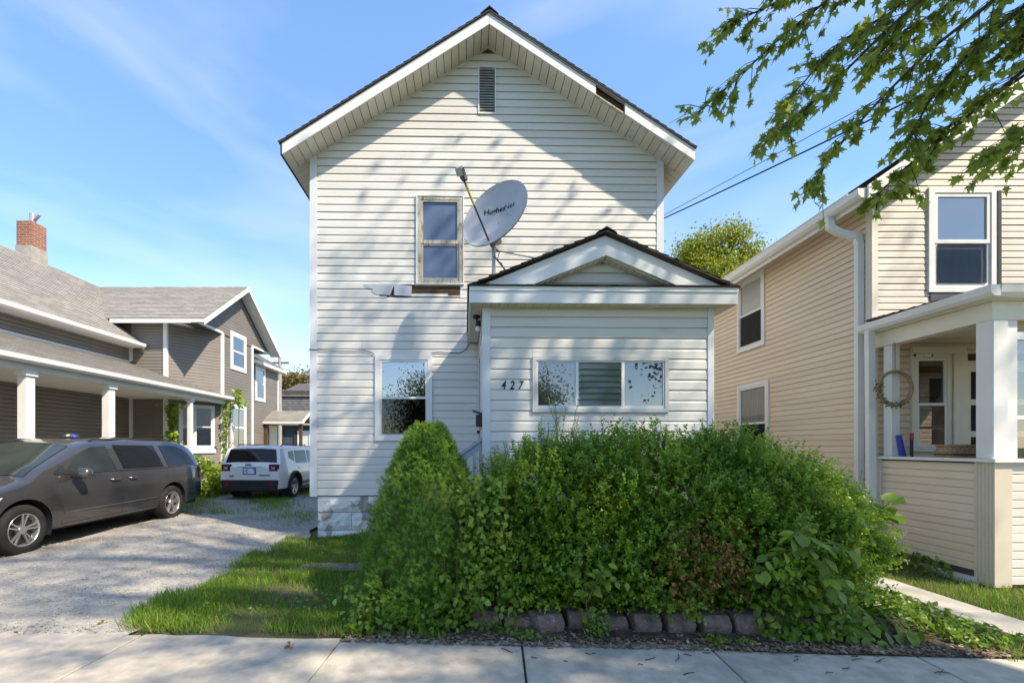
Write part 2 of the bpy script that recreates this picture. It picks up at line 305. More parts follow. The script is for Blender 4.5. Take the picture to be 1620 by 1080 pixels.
def text_mesh(name, s, size, m, parent, M, depth=0.003, shear=0.0, **k):
    c = bpy.data.curves.new(name, 'FONT'); c.body = s; c.size = size; c.extrude = depth; c.shear = shear; c.align_x = 'CENTER'; c.resolution_u = 3
    if k.pop('bold', False): c.offset = size * 0.018
    t = bpy.data.objects.new(name, c); COL.objects.link(t)
    me = bpy.data.meshes.new_from_object(t.evaluated_get(bpy.context.evaluated_depsgraph_get())); bpy.data.objects.remove(t); bpy.data.curves.remove(c)
    me.transform(M); me.name = name; me.materials.clear()
    return put(link(name, me, m, parent, **k), parent)
# ---- walls
def T_front(Y): return lambda u, d, z: (u, Y - d, z)          # faces -Y
def T_left(X): return lambda u, d, z: (X - d, u, z)            # faces -X
def T_right(X): return lambda u, d, z: (X + d, u, z)           # faces +X
def T_line(a, b):
    a = Vector((*a, 0)); b = Vector((*b, 0)); t = (b - a).normalized(); n = Vector((t.y, -t.x, 0))
    return lambda u, d, z: tuple(a + t * u + n * d + Vector((0, 0, z)))
def siding(parent, T, L, R, z0, z1, h, m, holes=(), joined=None, proud=0.018, joints=0.0, top=None):
    proud0 = proud
    """lap boards; L, R numbers or functions of z; each board an own part (or all in one part when joined is a name)"""
    Lf = L if callable(L) else (lambda z: L); Rf = R if callable(R) else (lambda z: R)
    jb = MB(); nb = 0; z = z0
    def board(mb, a, b, za, zb, full):
        proud = proud0 + random.uniform(-.003, .002)
        prof = [(0.001, za + .004), (proud, za), (proud * 0.80, za + (zb - za) * 0.72), (0.002, zb)]
        vs = []
        for side in (a, b):
            for d, zz in prof: vs.append(T(side(zz), d, zz))
        mb.add(vs, [(0, 4, 5, 1), (1, 5, 6, 2), (2, 6, 7, 3), (0, 1, 2, 3), (7, 6, 5, 4)])
    while z < z1 - 0.02:
        zb = min(z + h, z1); zm = (z + zb) / 2
        segs = [(Lf, Rf, z, zb)]
        for (u0, u1, a, b) in holes:
            if b <= z + 1e-4 or a >= zb - 1e-4: continue
            new = []
            for (l, r, za, zz) in segs:
                lv, rv = l(zm), r(zm)
                if u1 <= lv or u0 >= rv or b <= za or a >= zz: new.append((l, r, za, zz)); continue
                if u0 > lv + 0.01: new.append((l, (lambda q, c=u0: c), za, zz))
                if u1 < rv - 0.01: new.append(((lambda q, c=u1: c), r, za, zz))
                cl = (lambda q, c=max(u0, lv): c); crr = (lambda q, c=min(u1, rv): c)
                if a > za + 0.012: new.append((cl, crr, za, a))
                if b < zz - 0.012: new.append((cl, crr, b, zz))
            segs = new
        for (l, r, za, zz) in segs:
            w = r(zm) - l(zm)
            if w < 0.015: continue
            cuts = [l, r]
            if joints and w > 2.2 and random.random() < joints:
                c = l(zm) + w * random.uniform(0.25, 0.75); cuts = [l, (lambda q, c=c: c - 0.001), (lambda q, c=c: c + 0.001), r]
            for i in range(0, len(cuts), 2):
                if joined: board(jb, cuts[i], cuts[i + 1], za, zz, True)
                else:
                    mb = MB(); board(mb, cuts[i], cuts[i + 1], za, zz, True); mb.build('siding_board', m, parent, fix=False); nb += 1
        z += h
    if joined: return jb.build(joined, m, parent, fix=False, kind='stuff')
def tbox(mb, T, u0, u1, d0, d1, z0, z1):
    c = [(u0, d0), (u1, d0), (u1, d1), (u0, d1)]
    return mb.hexa([T(u, d, z0) for u, d in c], [T(u, d, z1) for u, d in c])
def frame(mb, T, u0, u1, z0, z1, w, d0, d1, wb=None, wt=None):
    wb = w if wb is None else wb; wt = w if wt is None else wt
    tbox(mb, T, u0, u0 + w, d0, d1, z0, z1); tbox(mb, T, u1 - w, u1, d0, d1, z0, z1)
    tbox(mb, T, u0 + w, u1 - w, d0, d1 - .0006, z0, z0 + wb); tbox(mb, T, u0 + w, u1 - w, d0, d1 - .0006, z1 - wt, z1); return mb
def sash_window(parent, T, u0, u1, z0, z1, trim=0.08, tm='white_trim', sm='white_paint', glass='window_glass', room='dark_room', blind=0.0, screen=False, mid=0.5, sash=0.035, bm='blind'):
    """double-hung window: trim, two sashes with their panes, blind, dark room behind"""
    w = frame(MB(), T, u0, u1, z0, z1, trim, 0.0, 0.042).build('window', tm, parent)
    a, b, c, d = u0 + trim + .001, u1 - trim - .001, z0 + trim + .001, z1 - trim - .001
    tbox(MB(), T, a, b, 0.001, 0.003, c, d).build('room_backing', room, w)
    zm = c + (d - c) * mid
    frame(MB(), T, a, b, zm - .02, d, sash, 0.006, 0.032).build('upper_sash', sm, w)
    frame(MB(), T, a + .001, b - .001, c, zm + .02, sash, 0.0325 if not screen else 0.004, 0.040 if not screen else 0.022).build('lower_sash', sm, w)
    dd = 0.014
    MB().add([T(a + sash, dd, zm - .02 + sash), T(b - sash, dd, zm - .02 + sash), T(b - sash, dd, d - sash), T(a + sash, dd, d - sash)], [(0, 1, 2, 3)]).build('pane', glass, w, fix=False)
    MB().add([T(a + sash, dd + .021, c + sash), T(b - sash, dd + .021, c + sash), T(b - sash, dd + .021, zm + .02 - sash), T(a + sash, dd + .021, zm + .02 - sash)], [(0, 1, 2, 3)]).build('pane', glass, w, fix=False)
    if screen: tbox(MB(), T, a + sash, b - sash, 0.0365, 0.0372, c + sash, zm + .02 - sash).build('insect_screen', 'screen_mesh', w)
    if blind:
        tbox(MB(), T, a + .01, b - .01, 0.0045, 0.0055, d - (d - c) * blind, d).build('blind', bm, w)
    return w
def roof_slab(name, e0, e1, r1, r0, m, parent, course=0.13, th=0.014, kind=None, lo=-0.02):
    """stepped shingle courses from eave (e0->e1) up to ridge (r0->r1), uv in metres"""
    e0, e1, r0, r1 = map(Vector, (e0, e1, r0, r1)); n = max(2, int(((r0 - e0).length + (r1 - e1).length) / 2 / course))
    nor = (e1 - e0).cross(r0 - e0).normalized()
    if nor.z < 0: nor = -nor
    V = []; Fs = []; UV = []
    L = (e1 - e0).normalized()
    def uvp(p): return ((p - e0).dot(L), )
    for i in range(n):
        t0, t1 = i / n, (i + 1) / n
        a, b = e0.lerp(r0, t0), e1.lerp(r1, t0); c, d = e1.lerp(r1, t1), e0.lerp(r0, t1)
        ps = [a + nor * th, b + nor * th, c + nor * 0.002, d + nor * 0.002, a, b]
        k = len(V); V += ps; Fs += [(k, k + 1, k + 2, k + 3), (k + 4, k + 5, k + 1, k)]
        for p, v in ((ps[0], i), (ps[1], i), (ps[2], i + 1), (ps[3], i + 1), (ps[4], i), (ps[5], i), (ps[1], i), (ps[0], i)): UV.append(((p - e0).dot(L), v * course + (0.002 if v == i else -0.002)))
    k = len(V); V += [e0, e1, r1, r0]
    V += [p + nor * lo for p in (e0, e1, r1, r0)]
    for q in ((k + 7, k + 6, k + 5, k + 4), (k, k + 4, k + 5, k + 1), (k + 1, k + 5, k + 6, k + 2), (k + 2, k + 6, k + 7, k + 3), (k + 3, k + 7, k + 4, k)):
        Fs.append(q); UV += [(0.1, 0.05)] * 4
    me = bpy.data.meshes.new(name); me.from_pydata([tuple(v) for v in V], [], Fs)
    u = me.uv_layers.new(name='UVMap'); u.data.foreach_set('uv', [c for p in UV for c in p])
    return put(link(name, me, m, parent, kind=kind), parent)
# ------------------------------------------------------------------ the setting
def sheet(name, pts, z, m, parent=None, n=1, **k):
    return MB().add([(x, y, z) for x, y in pts], [tuple(range(len(pts)))]).build(name, m, parent, fix=False, **k)
sheet('ground', [(-400, -300), (400, -300), (400, 600), (-400, 600)], -0.02, 'far_grass', kind='structure')
sheet('road', [(-200, -9.5), (200, -9.5), (200, -1.2), (-200, -1.2)], -0.012, 'asphalt', kind='structure')
MB().box(-60, 60, -1.35, -1.2, -0.05, 0.03).build('kerb', 'concrete', kind='structure')
def wavy(a, b, n, amp):
    out = []
    for i in range(n):
        t = i / (n - 1); out.append((a[0] + (b[0] - a[0]) * t + random.uniform(-amp, amp), a[1] + (b[1] - a[1]) * t + random.uniform(-amp, amp)))
    return out
# gravel driveway: a gently uneven grid
gx = np.linspace(-9.2, -2.75, 54); gy = np.concatenate([np.linspace(3.2, 9, 60), np.linspace(9.3, 30, 40)])
GX, GY = np.meshgrid(gx, gy)
GY = GY + (0.15 + .05 * np.sin(GX * 3.1) + .03 * np.sin(GX * 7.7) - .051 * GX) * np.clip((9 - GY) / 5.8, 0, 1)
def bumpy(x, y): return 0.012 * np.sin(1.7 * x + 0.6 * y) + 0.010 * np.sin(2.9 * y - 1.3 * x) + 0.006 * np.sin(6.1 * x + 4.3 * y)
GZ = 0.004 + np.clip(bumpy(GX, GY) + 0.012, -0.004, 0.05) + RNG.random(GX.shape) * 0.004
GZ[:8] = np.maximum(GZ[:8], .021); GZ[0] = -.012; GZ[1] = .014
GX2 = GX.copy(); GX2[:, -1] += 0.10 * np.sin(gy * 2.1) + 0.05 * np.sin(gy * 5.3)
grid_mesh('driveway', np.stack([GX2, GY, GZ], -1), 'gravel', kind='structure', smooth=True)
# lawn soil in front of and beside the houses
lx = np.linspace(-3.05, 0.6, 34); ly = np.linspace(3.3, 7.7, 40); LX, LY = np.meshgrid(lx, ly)
def lawn_z(x, y): return 0.02 + 0.03 * np.sin(1.3 * x + 2) * np.sin(1.1 * y) + 0.02 * np.sin(3.1 * x + 1.7 * y)
LZ = np.clip(lawn_z(LX, LY), -0.01, 0.1); edge = np.minimum(np.clip((LX + 3.05) / 0.35, 0, 1), np.clip((LY - 3.475 + .051 * LX) / 0.10, 0, 1)); LZ = LZ * edge - 0.03 * (1 - edge) + 0.012
grid_mesh('lawn', np.stack([LX, LY, LZ], -1), 'lawn_soil', kind='structure')
sheet('yard', [(-0.2, 3.2), (4.2, 3.0), (4.2, 12), (-0.2, 7.6)], 0.004, 'mulch_ground', kind='structure')
sheet('side_yard', [(3.9, 2.9), (12, 2.5), (12, 7), (5.3, 16), (3.2, 16), (3.2, 7)], 0.007, 'lawn_soil', kind='structure')
sheet('back_yard', [(-30, 20), (30, 20), (30, 60), (-30, 60)], -0.004, 'far_grass', kind='structure')
# concrete pavement: slabs in a row, running a little down to the right
ROT = math.radians(-2.9); PV = Vector((0.0, 3.47, 0))
pave = MB().box(-30, 30, -1.62, -0.03, -0.12, -0.045).build('sidewalk', 'dirt', kind='structure'); pave.location = PV; pave.rotation_euler = (0, 0, ROT)
jx = [-21.6, -20.1, -18.6, -17.1, -15.6, -14.1, -12.6, -11.1, -9.6, -8.1, -6.6, -5.1, -3.62, -2.62, -1.02, 0.36, 1.74, 3.14, 4.6, 6.1, 7.6, 9.1, 10.6, 12.1, 13.6]
for i in range(len(jx) - 1):
    a, b = jx[i] + 0.008, jx[i + 1] - 0.008; dz = random.uniform(-0.006, 0.006)
    n = 12; ys = np.linspace(-1.6, 0.0, 6)
    far = [(a + (b - a) * k / n, random.uniform(-0.02, 0.015)) for k in range(n + 1)]
    poly = [(a, -1.6), (b, -1.6)] + far[::-1]
    mb = MB().prism(poly, 'z', -0.05, 0.014 + dz)
    s = mb.build('slab', 'concrete', pave, bevel=0.006 if 10 <= i <= 19 else 0)
# narrow path by the right-hand house, in slabs
path = MB().box(4.20, 4.58, 2.95, 11.5, -0.08, -0.01).build('path', 'dirt', kind='structure')
for k in range(8):
    y0 = 2.98 + k * 1.05; MB().box(4.18 + random.uniform(-.015, .015), 4.60 + random.uniform(-.015, .015), y0, y0 + 1.035, -0.03, 0.032 + random.uniform(-.005, .006)).build('slab', 'old_concrete', path, bevel=0.008)
# worn edge of dirt along the pavement
sheet('dirt_strip', [(-0.95, 3.50), (-0.3, 3.43), (1.2, 3.36), (2.6, 3.24), (4.15, 3.16), (4.15, 3.62), (2.6, 3.66), (1.2, 3.75), (-0.3, 3.85), (-1.0, 3.8)], 0.016, 'mulch_ground', kind='structure')
sheet('bare_patch', wavy((-2.05, 5.15), (-1.2, 5.25), 6, .05) + wavy((-1.15, 5.6), (-2.1, 5.55), 6, .05), 0.075, 'dirt', kind='structure')
# ------------------------------------------------------------------ the white house
HY = 7.45; HR = math.radians(1.1); HC, HS = math.cos(HR), math.sin(HR)
house = thing('white_house', 'two storey white house with shingled front gable, numbered porch and torn siding below upper window', 'house', (0, HY, 0), world_coords=False, rotz=HR)
def hx(px, yl=0.0): dx = (px - PX0) / F; return (dx * (yl * HC + HY) + yl * HS) / (HC - dx * HS)
def hz(py, px, yl=0.0): xl = hx(px, yl); return EYE + (PY0 - py) / F * (xl * HS + yl * HC + HY)
XL, XR = hx(492), hx(1048); XC = (XL + XR) / 2; ZE = 6.17; SL = 0.645; ZA = ZE + SL * (XR - XL) / 2; ZS = hz(783, 497)
def ztop(x): return ZA - SL * abs(x - XC)
Tm = T_front(0.0)
wall = MB().prism([(XL + .02, ZS + .02), (XR - .02, ZS + .02), (XR - .02, ZE), (XC, ZA), (XL + .02, ZE)], 'y', 0.0, 9.0).build('front_wall', 'sheathing', house)
uw = (hx(660), hx(733), hz(450, 700), hz(312, 700)); lw = (hx(594), hx(684), hz(697, 640), hz(562, 640)); vt = (hx(756.5), hx(784.5), hz(182, 770), hz(107, 770))
gap = (hx(651), hx(728), hz(467.5, 690), hz(451, 690))
torn = (hx(576), hx(651.2), hz(468.5, 610), hz(450, 610))
zb = hz(470, 560)
pw = (hx(759), XR + .1, 0.0, 3.35)          # covered by the porch
CW = 0.105                                   # corner board
def Lm(z): return max(XL + CW, XC - (ZA - z) / SL + 0.0)
def Rm(z): return min(XR - CW, XC + (ZA - z) / SL - 0.0)
siding(wall, Tm, XL + CW, XR - CW, ZS, zb, 0.1255, 'white_siding', holes=[lw, pw], joints=0.4)
siding(wall, Tm, Lm, Rm, zb + .012, ZA - 0.1, 0.1245, 'white_siding', holes=[uw, vt, gap, (torn[0] + .25, torn[1], torn[2], torn[3])], joints=0.35)
tbox(MB(), Tm, XL + CW, gap[0] - .4, 0.0, 0.021, zb - .005, zb + .0115).build('starter_strip', 'white_trim', wall)
tbox(MB(), Tm, gap[1] + .002, hx(757), 0.0, 0.019, zb - .005, zb + .0115).build('starter_strip', 'white_trim', wall)
for s, x0 in ((0, XL), (1, XR - CW)):
    mb = MB(); mb.box(x0, x0 + CW, -0.026, 0.0, ZS - .02, ZE + (0.06 if s == 0 else .06)); mb.box(x0 - .012 if s == 0 else x0 + CW, x0 if s == 0 else x0 + CW + .012, -0.026, 0.13, ZS - .02, ZE + .02); mb.build('corner_board', 'grey_corner', house)
# side walls clad in one piece each (seen at a grazing angle only)
for X, T in ((XL, T_left(XL)), (XR, T_right(XR))):
    siding(wall, T, 0.132, 9.0, ZS, ZE - .1, 0.125, 'white_siding', joined='side_siding')
# exposed sheathing boards below the upper window, and the bent grey flashing
g = tbox(MB(), Tm, gap[0], gap[1], 0.0005, 0.002, gap[2], gap[3]).build('bare_sheathing', 'bare_wood', wall)
for k, (a, b, d) in enumerate(((0.02, .30, .010), (.36, .62, .005), (.66, .98, .012))):
    tbox(MB(), Tm, gap[0] + .01 + .02 * k, gap[1] - .01, .002, d, gap[2] + (gap[3] - gap[2]) * a, gap[2] + (gap[3] - gap[2]) * b).build('bare_board', 'bare_wood', g)
tbox(MB(), Tm, gap[0], gap[1] - .2, .002, .016, gap[2] - .005, gap[2] + .022).build('nailing_strip', 'white_trim', g)
tbox(MB(), Tm, gap[0] + .06, gap[1] + .02, .002, .018, gap[3] - .012, gap[3] + .014).build('nailing_strip', 'white_trim', g)
t0, t1, t2, t3 = torn; h_ = t3 - t2
MB().prism([(t0, t3 - .005), (t0 + .03, t3 - h_ * .3), (t0 + .16, t3 - h_ * .45), (t0 + .12, t3 - h_ * .62), (t0 + .2, t2 + h_ * .1), (t0 + .42, t2 + .012), (t0 + .5, t3)], 'y', -0.0245, -0.019).build('torn_flashing', 'flashing', wall)
MB().prism([(t0 + .49, t3 + .003), (t0 + .495, t2 + .008), (t1, t2 - .004), (t1 + .005, t3 - .03)], 'y', -0.029, -0.0225).build('torn_flashing', 'flashing', wall)
# old wooden upper window
w = frame(MB(), Tm, *uw[:2], *uw[2:], 0.066, 0.0, 0.036, wb=.05, wt=.06).build('upper_window', 'peeling_paint', house)
frame(MB(), Tm, uw[0] - .012, uw[1] + .012, uw[2] - .01, uw[3] + .015, 0.02, 0.0, 0.045).build('siding_channel', 'white_trim', w)
a, b, c, d = uw[0] + .067, uw[1] - .067, uw[2] + .051, uw[3] - .061; zm = hz(384, 700)
tbox(MB(), Tm, a, b, .001, .003, c, d).build('room_backing', 'blue_shade', w)
frame(MB(), Tm, a, b, zm - .03, d, .03, .004, .030, wb=.06).build('upper_sash', 'peeling_paint', w)
frame(MB(), Tm, a + .001, b - .001, c, zm - .03, .03, .004, .021, wb=.05, wt=.025).build('lower_sash', 'peeling_paint', w)
for za, zz in ((zm + .03, d - .03), (c + .05, zm - .056)):
    MB().add([Tm(a + .03, .012, za), Tm(b - .03, .012, za), Tm(b - .03, .012, zz), Tm(a + .03, .012, zz)], [(0, 1, 2, 3)]).build('pane', 'soft_glass', w, fix=False)
lwin = sash_window(house, Tm, *lw, trim=0.075, glass='bright_glass', screen=True, room='dark_room', mid=0.5)
lwin.name = 'lower_window'
# attic vent with slats
v = frame(MB(), Tm, *vt[:2], *vt[2:], 0.018, 0.0, 0.034).build('gable_vent', 'white_trim', house)
tbox(MB(), Tm, vt[0] + .019, vt[1] - .019, .001, .002, vt[2] + .019, vt[3] - .019).build('vent_backing', 'charcoal', v)
ns = 17
for k in range(ns):
    z0 = vt[2] + .02 + (vt[3] - vt[2] - .04) * k / ns; hgt = (vt[3] - vt[2] - .04) / ns
    MB().hexa([Tm(vt[0] + .0195, .024, z0), Tm(vt[1] - .0195, .024, z0), Tm(vt[1] - .0195, .006, z0 + hgt * .8), Tm(vt[0] + .0195, .006, z0 + hgt * .8)],
              [Tm(vt[0] + .0195, .027, z0 + .004), Tm(vt[1] - .0195, .027, z0 + .004), Tm(vt[1] - .0195, .009, z0 + hgt * .8 + .004), Tm(vt[0] + .0195, .009, z0 + hgt * .8 + .004)]).build('slat', 'louver_grey', v)
# foundation of rock-faced blocks
fb = MB().box(XL + .10, XR - .04, 0.045, 8.9, -0.2, ZS - .001).build('foundation', 'mortar', house)
bh = hz(810, 560) ; rows = [(bh + .006, ZS - .02), (bh - .285, bh - .006), (bh - .58, bh - .297)]
def rock_block(x0, x1, z0, z1, parent, y=0.045):
    nx, nz = 7, 4; V = np.zeros((nz + 1, nx + 1, 3))
    for i in range(nz + 1):
        for j in range(nx + 1):
            e = (i in (0, nz)) or (j in (0, nx)); V[i, j] = (x0 + (x1 - x0) * j / nx, y - (0.028 if e else random.uniform(.035, .065)), z0 + (z1 - z0) * i / nz)
    f = []; n = nx + 1; L = [tuple(p) for p in V.reshape(-1, 3)]
    for i in range(nz):
        for j in range(nx): f.append((i * n + j, i * n + j + 1, (i + 1) * n + j + 1, (i + 1) * n + j))
    k = len(L); L += [(x0, y + .01, z0), (x1, y + .01, z0), (x1, y + .01, z1), (x0, y + .01, z1)]
    f += [tuple([k, k + 1] + [j for j in range(nx, -1, -1)]), tuple([k + 2, k + 3] + [nz * n + j for j in range(n)]),
          tuple([k + 3, k] + [i * n for i in range(nz + 1)]), tuple([k + 1, k + 2] + [i * n + nx for i in range(nz, -1, -1)])]
    MB().add(L, f).build('block', 'painted_block', parent)
s1, s2 = hx(574), hx(556)
for r, (za, zz) in enumerate(rows):
    x = s1 - .41 if r % 2 == 0 else s2 - .41
    x = XL + .105; nxt = s1 if r % 2 == 0 else s2
    while x < XR - .2:
        rock_block(x, min(nxt - .008, XR - .04), za, zz, fb); x = nxt; nxt = x + .405
# ---- roof: two shingled planes, rake and eave trim, soffit panels
OV = 0.40; EO = 0.31; RB = 9.3
roof_root = roof_slab('roof', (XL - EO - .04, -OV - .05, ztop(XL - EO - .04) + .19), (XL - EO - .04, RB, ztop(XL - EO - .04) + .19), (XC, RB, ZA + .19), (XC, -OV - .05, ZA + .19), 'brown_shingle', house, course=0.14)
roof_slab('roof_plane', (XR + EO + .04, RB, ztop(XR + EO + .04) + .19), (XR + EO + .04, -OV - .05, ztop(XR + EO + .04) + .19), (XC, -OV - .05, ZA + .19), (XC, RB, ZA + .19), 'brown_shingle', roof_root, course=0.14)
MB().prism([(XC - .14, ZA + .19 - .14 * SL + .022), (XC, ZA + .222), (XC + .14, ZA + .19 - .14 * SL + .022), (XC, ZA + .245)], 'y', -OV - .055, RB).build('ridge_cap', 'brown_shingle', roof_root)
def rake_board(xa, xb, z_off0, z_off1, y0, y1, m, name, parent):
    pts = [(xa, ztop(xa) + z_off0), (xb, ztop(xb) + z_off0), (xb, ztop(xb) + z_off1), (xa, ztop(xa) + z_off1)]
    return MB().prism(pts, 'y', y0, y1).build(name, m, parent)
xg0, xg1 = hx(942, -OV), hx(988, -OV)
rake_board(XL - EO, XC - .001, -.012, .165, -OV - .022, -OV, 'white_trim', 'fascia', roof_root)
rake_board(XC + .001, xg0, -.012, .140, -OV - .022, -OV, 'white_trim', 'fascia', roof_root)
rake_board(xg1, XR + EO, -.014, .150, -OV - .028, -OV, 'white_trim', 'fascia', roof_root)
rake_board(XL - EO - .02, XC, .163, .19, -OV - .034, -OV + .02, 'dark_fascia', 'drip_edge', roof_root)
rake_board(XC, XR + EO + .02, .150, .19, -OV - .034, -OV + .02, 'flashing', 'drip_edge', roof_root)
rake_board(XL - EO - .01, XC - .001, .0, .162, -OV + .002, -OV + .03, 'bare_wood', 'barge_board', roof_root)
rake_board(XC + .001, xg0 + .02, .0, .149, -OV + .002, -OV + .03, 'bare_wood', 'barge_board', roof_root)
rake_board(xg0 + .02, xg1 - .02, .03, .149, -OV + .05, -OV + .08, 'bare_wood', 'barge_board', roof_root)
rake_board(xg1 - .02, XR + EO + .01, .0, .149, -OV + .002, -OV + .03, 'bare_wood', 'barge_board', roof_root)
rake_board(xg0, xg1, -.012, .012, -OV - .01, -OV + .03, 'peeling_paint', 'rotten_edge', roof_root)
pn = 0.118
for sgn in (-1, 1):
    xe = XL - EO if sgn < 0 else XR + EO; n = int(abs(xe - XC) / pn); stp = abs(xe - XC) / n
    for k in range(n):
        a = XC + sgn * (k * stp + .005); b = XC + sgn * ((k + 1) * stp - .005)
        q = [(a, -OV), (b, -OV), (b, -0.004), (a, -0.004)]
        MB().hexa([(x, y, ztop(x) - .012) for x, y in q], [(x, y, ztop(x) + .0) for x, y in q]).build('soffit_panel', 'cream_soffit', roof_root)
    rake_board(min(XC, xe), max(XC, xe), .002, .008, -OV + .003, -.003, 'charcoal', 'soffit_backing', roof_root)
    a, b = (XL if sgn < 0 else XR), xe
    for k in range(24):
        y0 = 0.002 + k * .125; q = [(min(a, b) + .002, y0), (max(a, b), y0), (max(a, b), y0 + .117), (min(a, b) + .002, y0 + .117)]
        MB().hexa([(x, y, ztop(x) - .012) for x, y in q], [(x, y, ztop(x)) for x, y in q]).build('soffit_panel', 'cream_soffit', roof_root)
    rake_board(min(a, b), max(a, b), .002, .008, .003, 9.0, 'cream_soffit', 'soffit_backing', roof_root)
    MB().hexa([(x, y, ztop(xe) - .02) for x, y in ((xe - .012, -OV - .03), (xe + .012, -OV - .03), (xe + .012, RB), (xe - .012, RB))],
              [(x, y, ztop(xe) + .165) for x, y in ((xe - .012, -OV - .03), (xe + .012, -OV - .03), (xe + .012, RB), (xe - .012, RB))]).build('eave_fascia', 'dark_fascia' if sgn < 0 else 'white_trim', roof_root)
# J-channel along the rake where the siding meets the soffit
for sgn in (-1, 1):
    xe = XL if sgn < 0 else XR
    rake_board(min(xe, XC), max(xe, XC), -.034, -.0125, -.022, -.001, 'cream_soffit', 'rake_channel', wall)
# ---- porch
PYL = -1.92
porch = None
PXL, PXR = hx(763, PYL), hx(1128, PYL); PZT = hz(487, 940, PYL)
Tp = T_front(PYL)
porch = MB().box(PXL + .02, PXR - .02, PYL, -0.03, 0.3, PZT + .1).build('porch', 'sheathing', house)
pwn = (hx(842, PYL), hx(1056, PYL), hz(652, 950, PYL), hz(565, 950, PYL))
siding(porch, Tp, PXL + .098, PXR - .075, 0.42, PZT, 0.1262, 'white_siding', holes=[pwn], joints=0.0)
for a, b, nm in ((PXL, PXL + .098, 'corner_board'), (PXR - .075, PXR, 'corner_board')):
    MB().box(a, b, PYL - .026, PYL + .09, 0.36, PZT).build(nm, 'grey_corner', porch)
MB().box(PXL + .1, PXR - .08, PYL - .022, PYL - .001, PZT - .02, PZT).build('frieze_strip', 'cream_soffit', porch)
MB().box(PXL + .03, PXR - .03, PYL + .04, -0.05, -0.1, 0.36).build('porch_footing', 'mortar', porch)
siding(porch, T_right(PXR - .02), PYL + .09, -0.03, 0.42, PZT, .1262, 'white_siding', joined='side_siding')
# side door wall towards the steps
TL = T_left(PXL + .02); d0, d1 = PYL + .28, PYL + 1.12
siding(porch, TL, PYL + .09, -.03, 0.42, PZT, .1262, 'white_siding', holes=[(d0, d1, .7, 2.78)], joined='side_siding')
dr = frame(MB(), TL, d0, d1, .72, 2.78, .07, 0, .035, wb=.03).build('porch_door', 'white_trim', house)
tbox(MB(), TL, d0 + .071, d1 - .071, .002, .02, .751, 2.708).build('door_leaf', 'bare_wood', dr)
tbox(MB(), TL, d1 - .13, d1 - .10, .02, .06, 1.68, 1.72).build('door_knob', 'black_metal', dr)
# porch window: fixed pane, jalousie, fixed pane
PW = frame(MB(), Tp, *pwn[:2], *pwn[2:], 0.045, 0.0, 0.040).build('porch_window', 'dull_frame', house)
u0, u1, z0, z1 = pwn[0] + .046, pwn[1] - .046, pwn[2] + .046, pwn[3] - .046
frame(MB(), Tp, u0, u1, z0, z1, .022, .0, .028, wb=.035, wt=.02).build('inner_frame', 'grey_corner', PW)
tbox(MB(), Tp, u0 + .023, u1 - .023, .001, .002, z0 + .036, z1 - .021).build('room_backing', 'curtain_grey', PW)
m0, m1 = hx(912, PYL), hx(984.5, PYL)
for m in (m0, m1): tbox(MB(), Tp, m - .018, m + .018, .003, .030, z0 + .036, z1 - .021).build('mullion', 'white_trim', PW)
for (a, b) in ((u0 + .023, m0 - .019), (m1 + .019, u1 - .023)):
    MB().add([Tp(a, .014, z0 + .036), Tp(b, .014, z0 + .036), Tp(b, .014, z1 - .021), Tp(a, .014, z1 - .021)], [(0, 1, 2, 3)]).build('pane', 'porch_glass', PW, fix=False)
nl = 7; zz0, zz1 = z0 + .04, z1 - .03
tbox(MB(), Tp, m0 + .019, m1 - .019, .0025, .004, zz0, zz1).build('jalousie_curtain', 'blind', PW)
for k in range(nl):
    za = zz0 + (zz1 - zz0) * k / nl; hh = (zz1 - zz0) / nl
    MB().hexa([Tp(m0 + .022, .036, za + .004), Tp(m1 - .022, .036, za + .004), Tp(m1 - .022, .009, za + hh * 1.02), Tp(m0 + .022, .009, za + hh * 1.02)],
              [Tp(m0 + .022, .041, za + .006), Tp(m1 - .022, .041, za + .006), Tp(m1 - .022, .014, za + hh * 1.02 + .002), Tp(m0 + .022, .014, za + hh * 1.02 + .002)]).build('louver', 'louver_glass', PW)
    for e in (m0 + .0205, m1 - .0285): tbox(MB(), Tp, e, e + .008, .012, .044, za, za + .012).build('louver_clip', 'grey_corner', PW)
# house number
for s, px in (('4', 796), ('2', 809.5), ('7', 822.5)):
    M = Matrix.Translation((hx(px, PYL), PYL - .0185, hz(615.5, px, PYL))) @ Matrix.Rotation(math.radians(90), 4, 'X')
    M = M @ Matrix.Diagonal((.78, 1, 1, 1))
    text_mesh('house_number_digit', s, 0.142, 'digit', porch, M, depth=.003, shear=0.22, bold=True, label='black italic digit %s beside the porch window' % s)
# porch roof
FY = PYL - 0.20; FXL, FXR = hx(744, FY), hx(1165, FY); FXC = hx(959, FY); FZ0 = hz(480, 950, FY); FZ1 = hz(453, 950, FY); FZP = hz(366, 959, FY)
SLp = (FZP - FZ1) / (FXC - FXL); SRp = (FZP - FZ1) / (FXR - FXC)
def zp(x): return FZP - (SLp * (FXC - x) if x < FXC else SRp * (x - FXC))
pr = roof_slab('porch_roof', (FXL - .03, FY - .03, zp(FXL - .03) + .005), (FXL - .03, -.02, zp(FXL - .03) + .005), (FXC, -.02, FZP + .005), (FXC, FY - .03, FZP + .005), 'brown_shingle', house, lo=-.008)
roof_slab('roof_plane', (FXR + .03, -.02, zp(FXR + .03) + .005), (FXR + .03, FY - .03, zp(FXR + .03) + .005), (FXC, FY - .03, FZP + .005), (FXC, -.02, FZP + .005), 'brown_shingle', pr)
MB().prism([(FXC - .12, FZP - .12 * SLp + .026), (FXC, FZP + .028), (FXC + .12, FZP - .12 * SRp + .026), (FXC, FZP + .048)], 'y', FY - .034, -.02).build('ridge_cap', 'brown_shingle', pr)
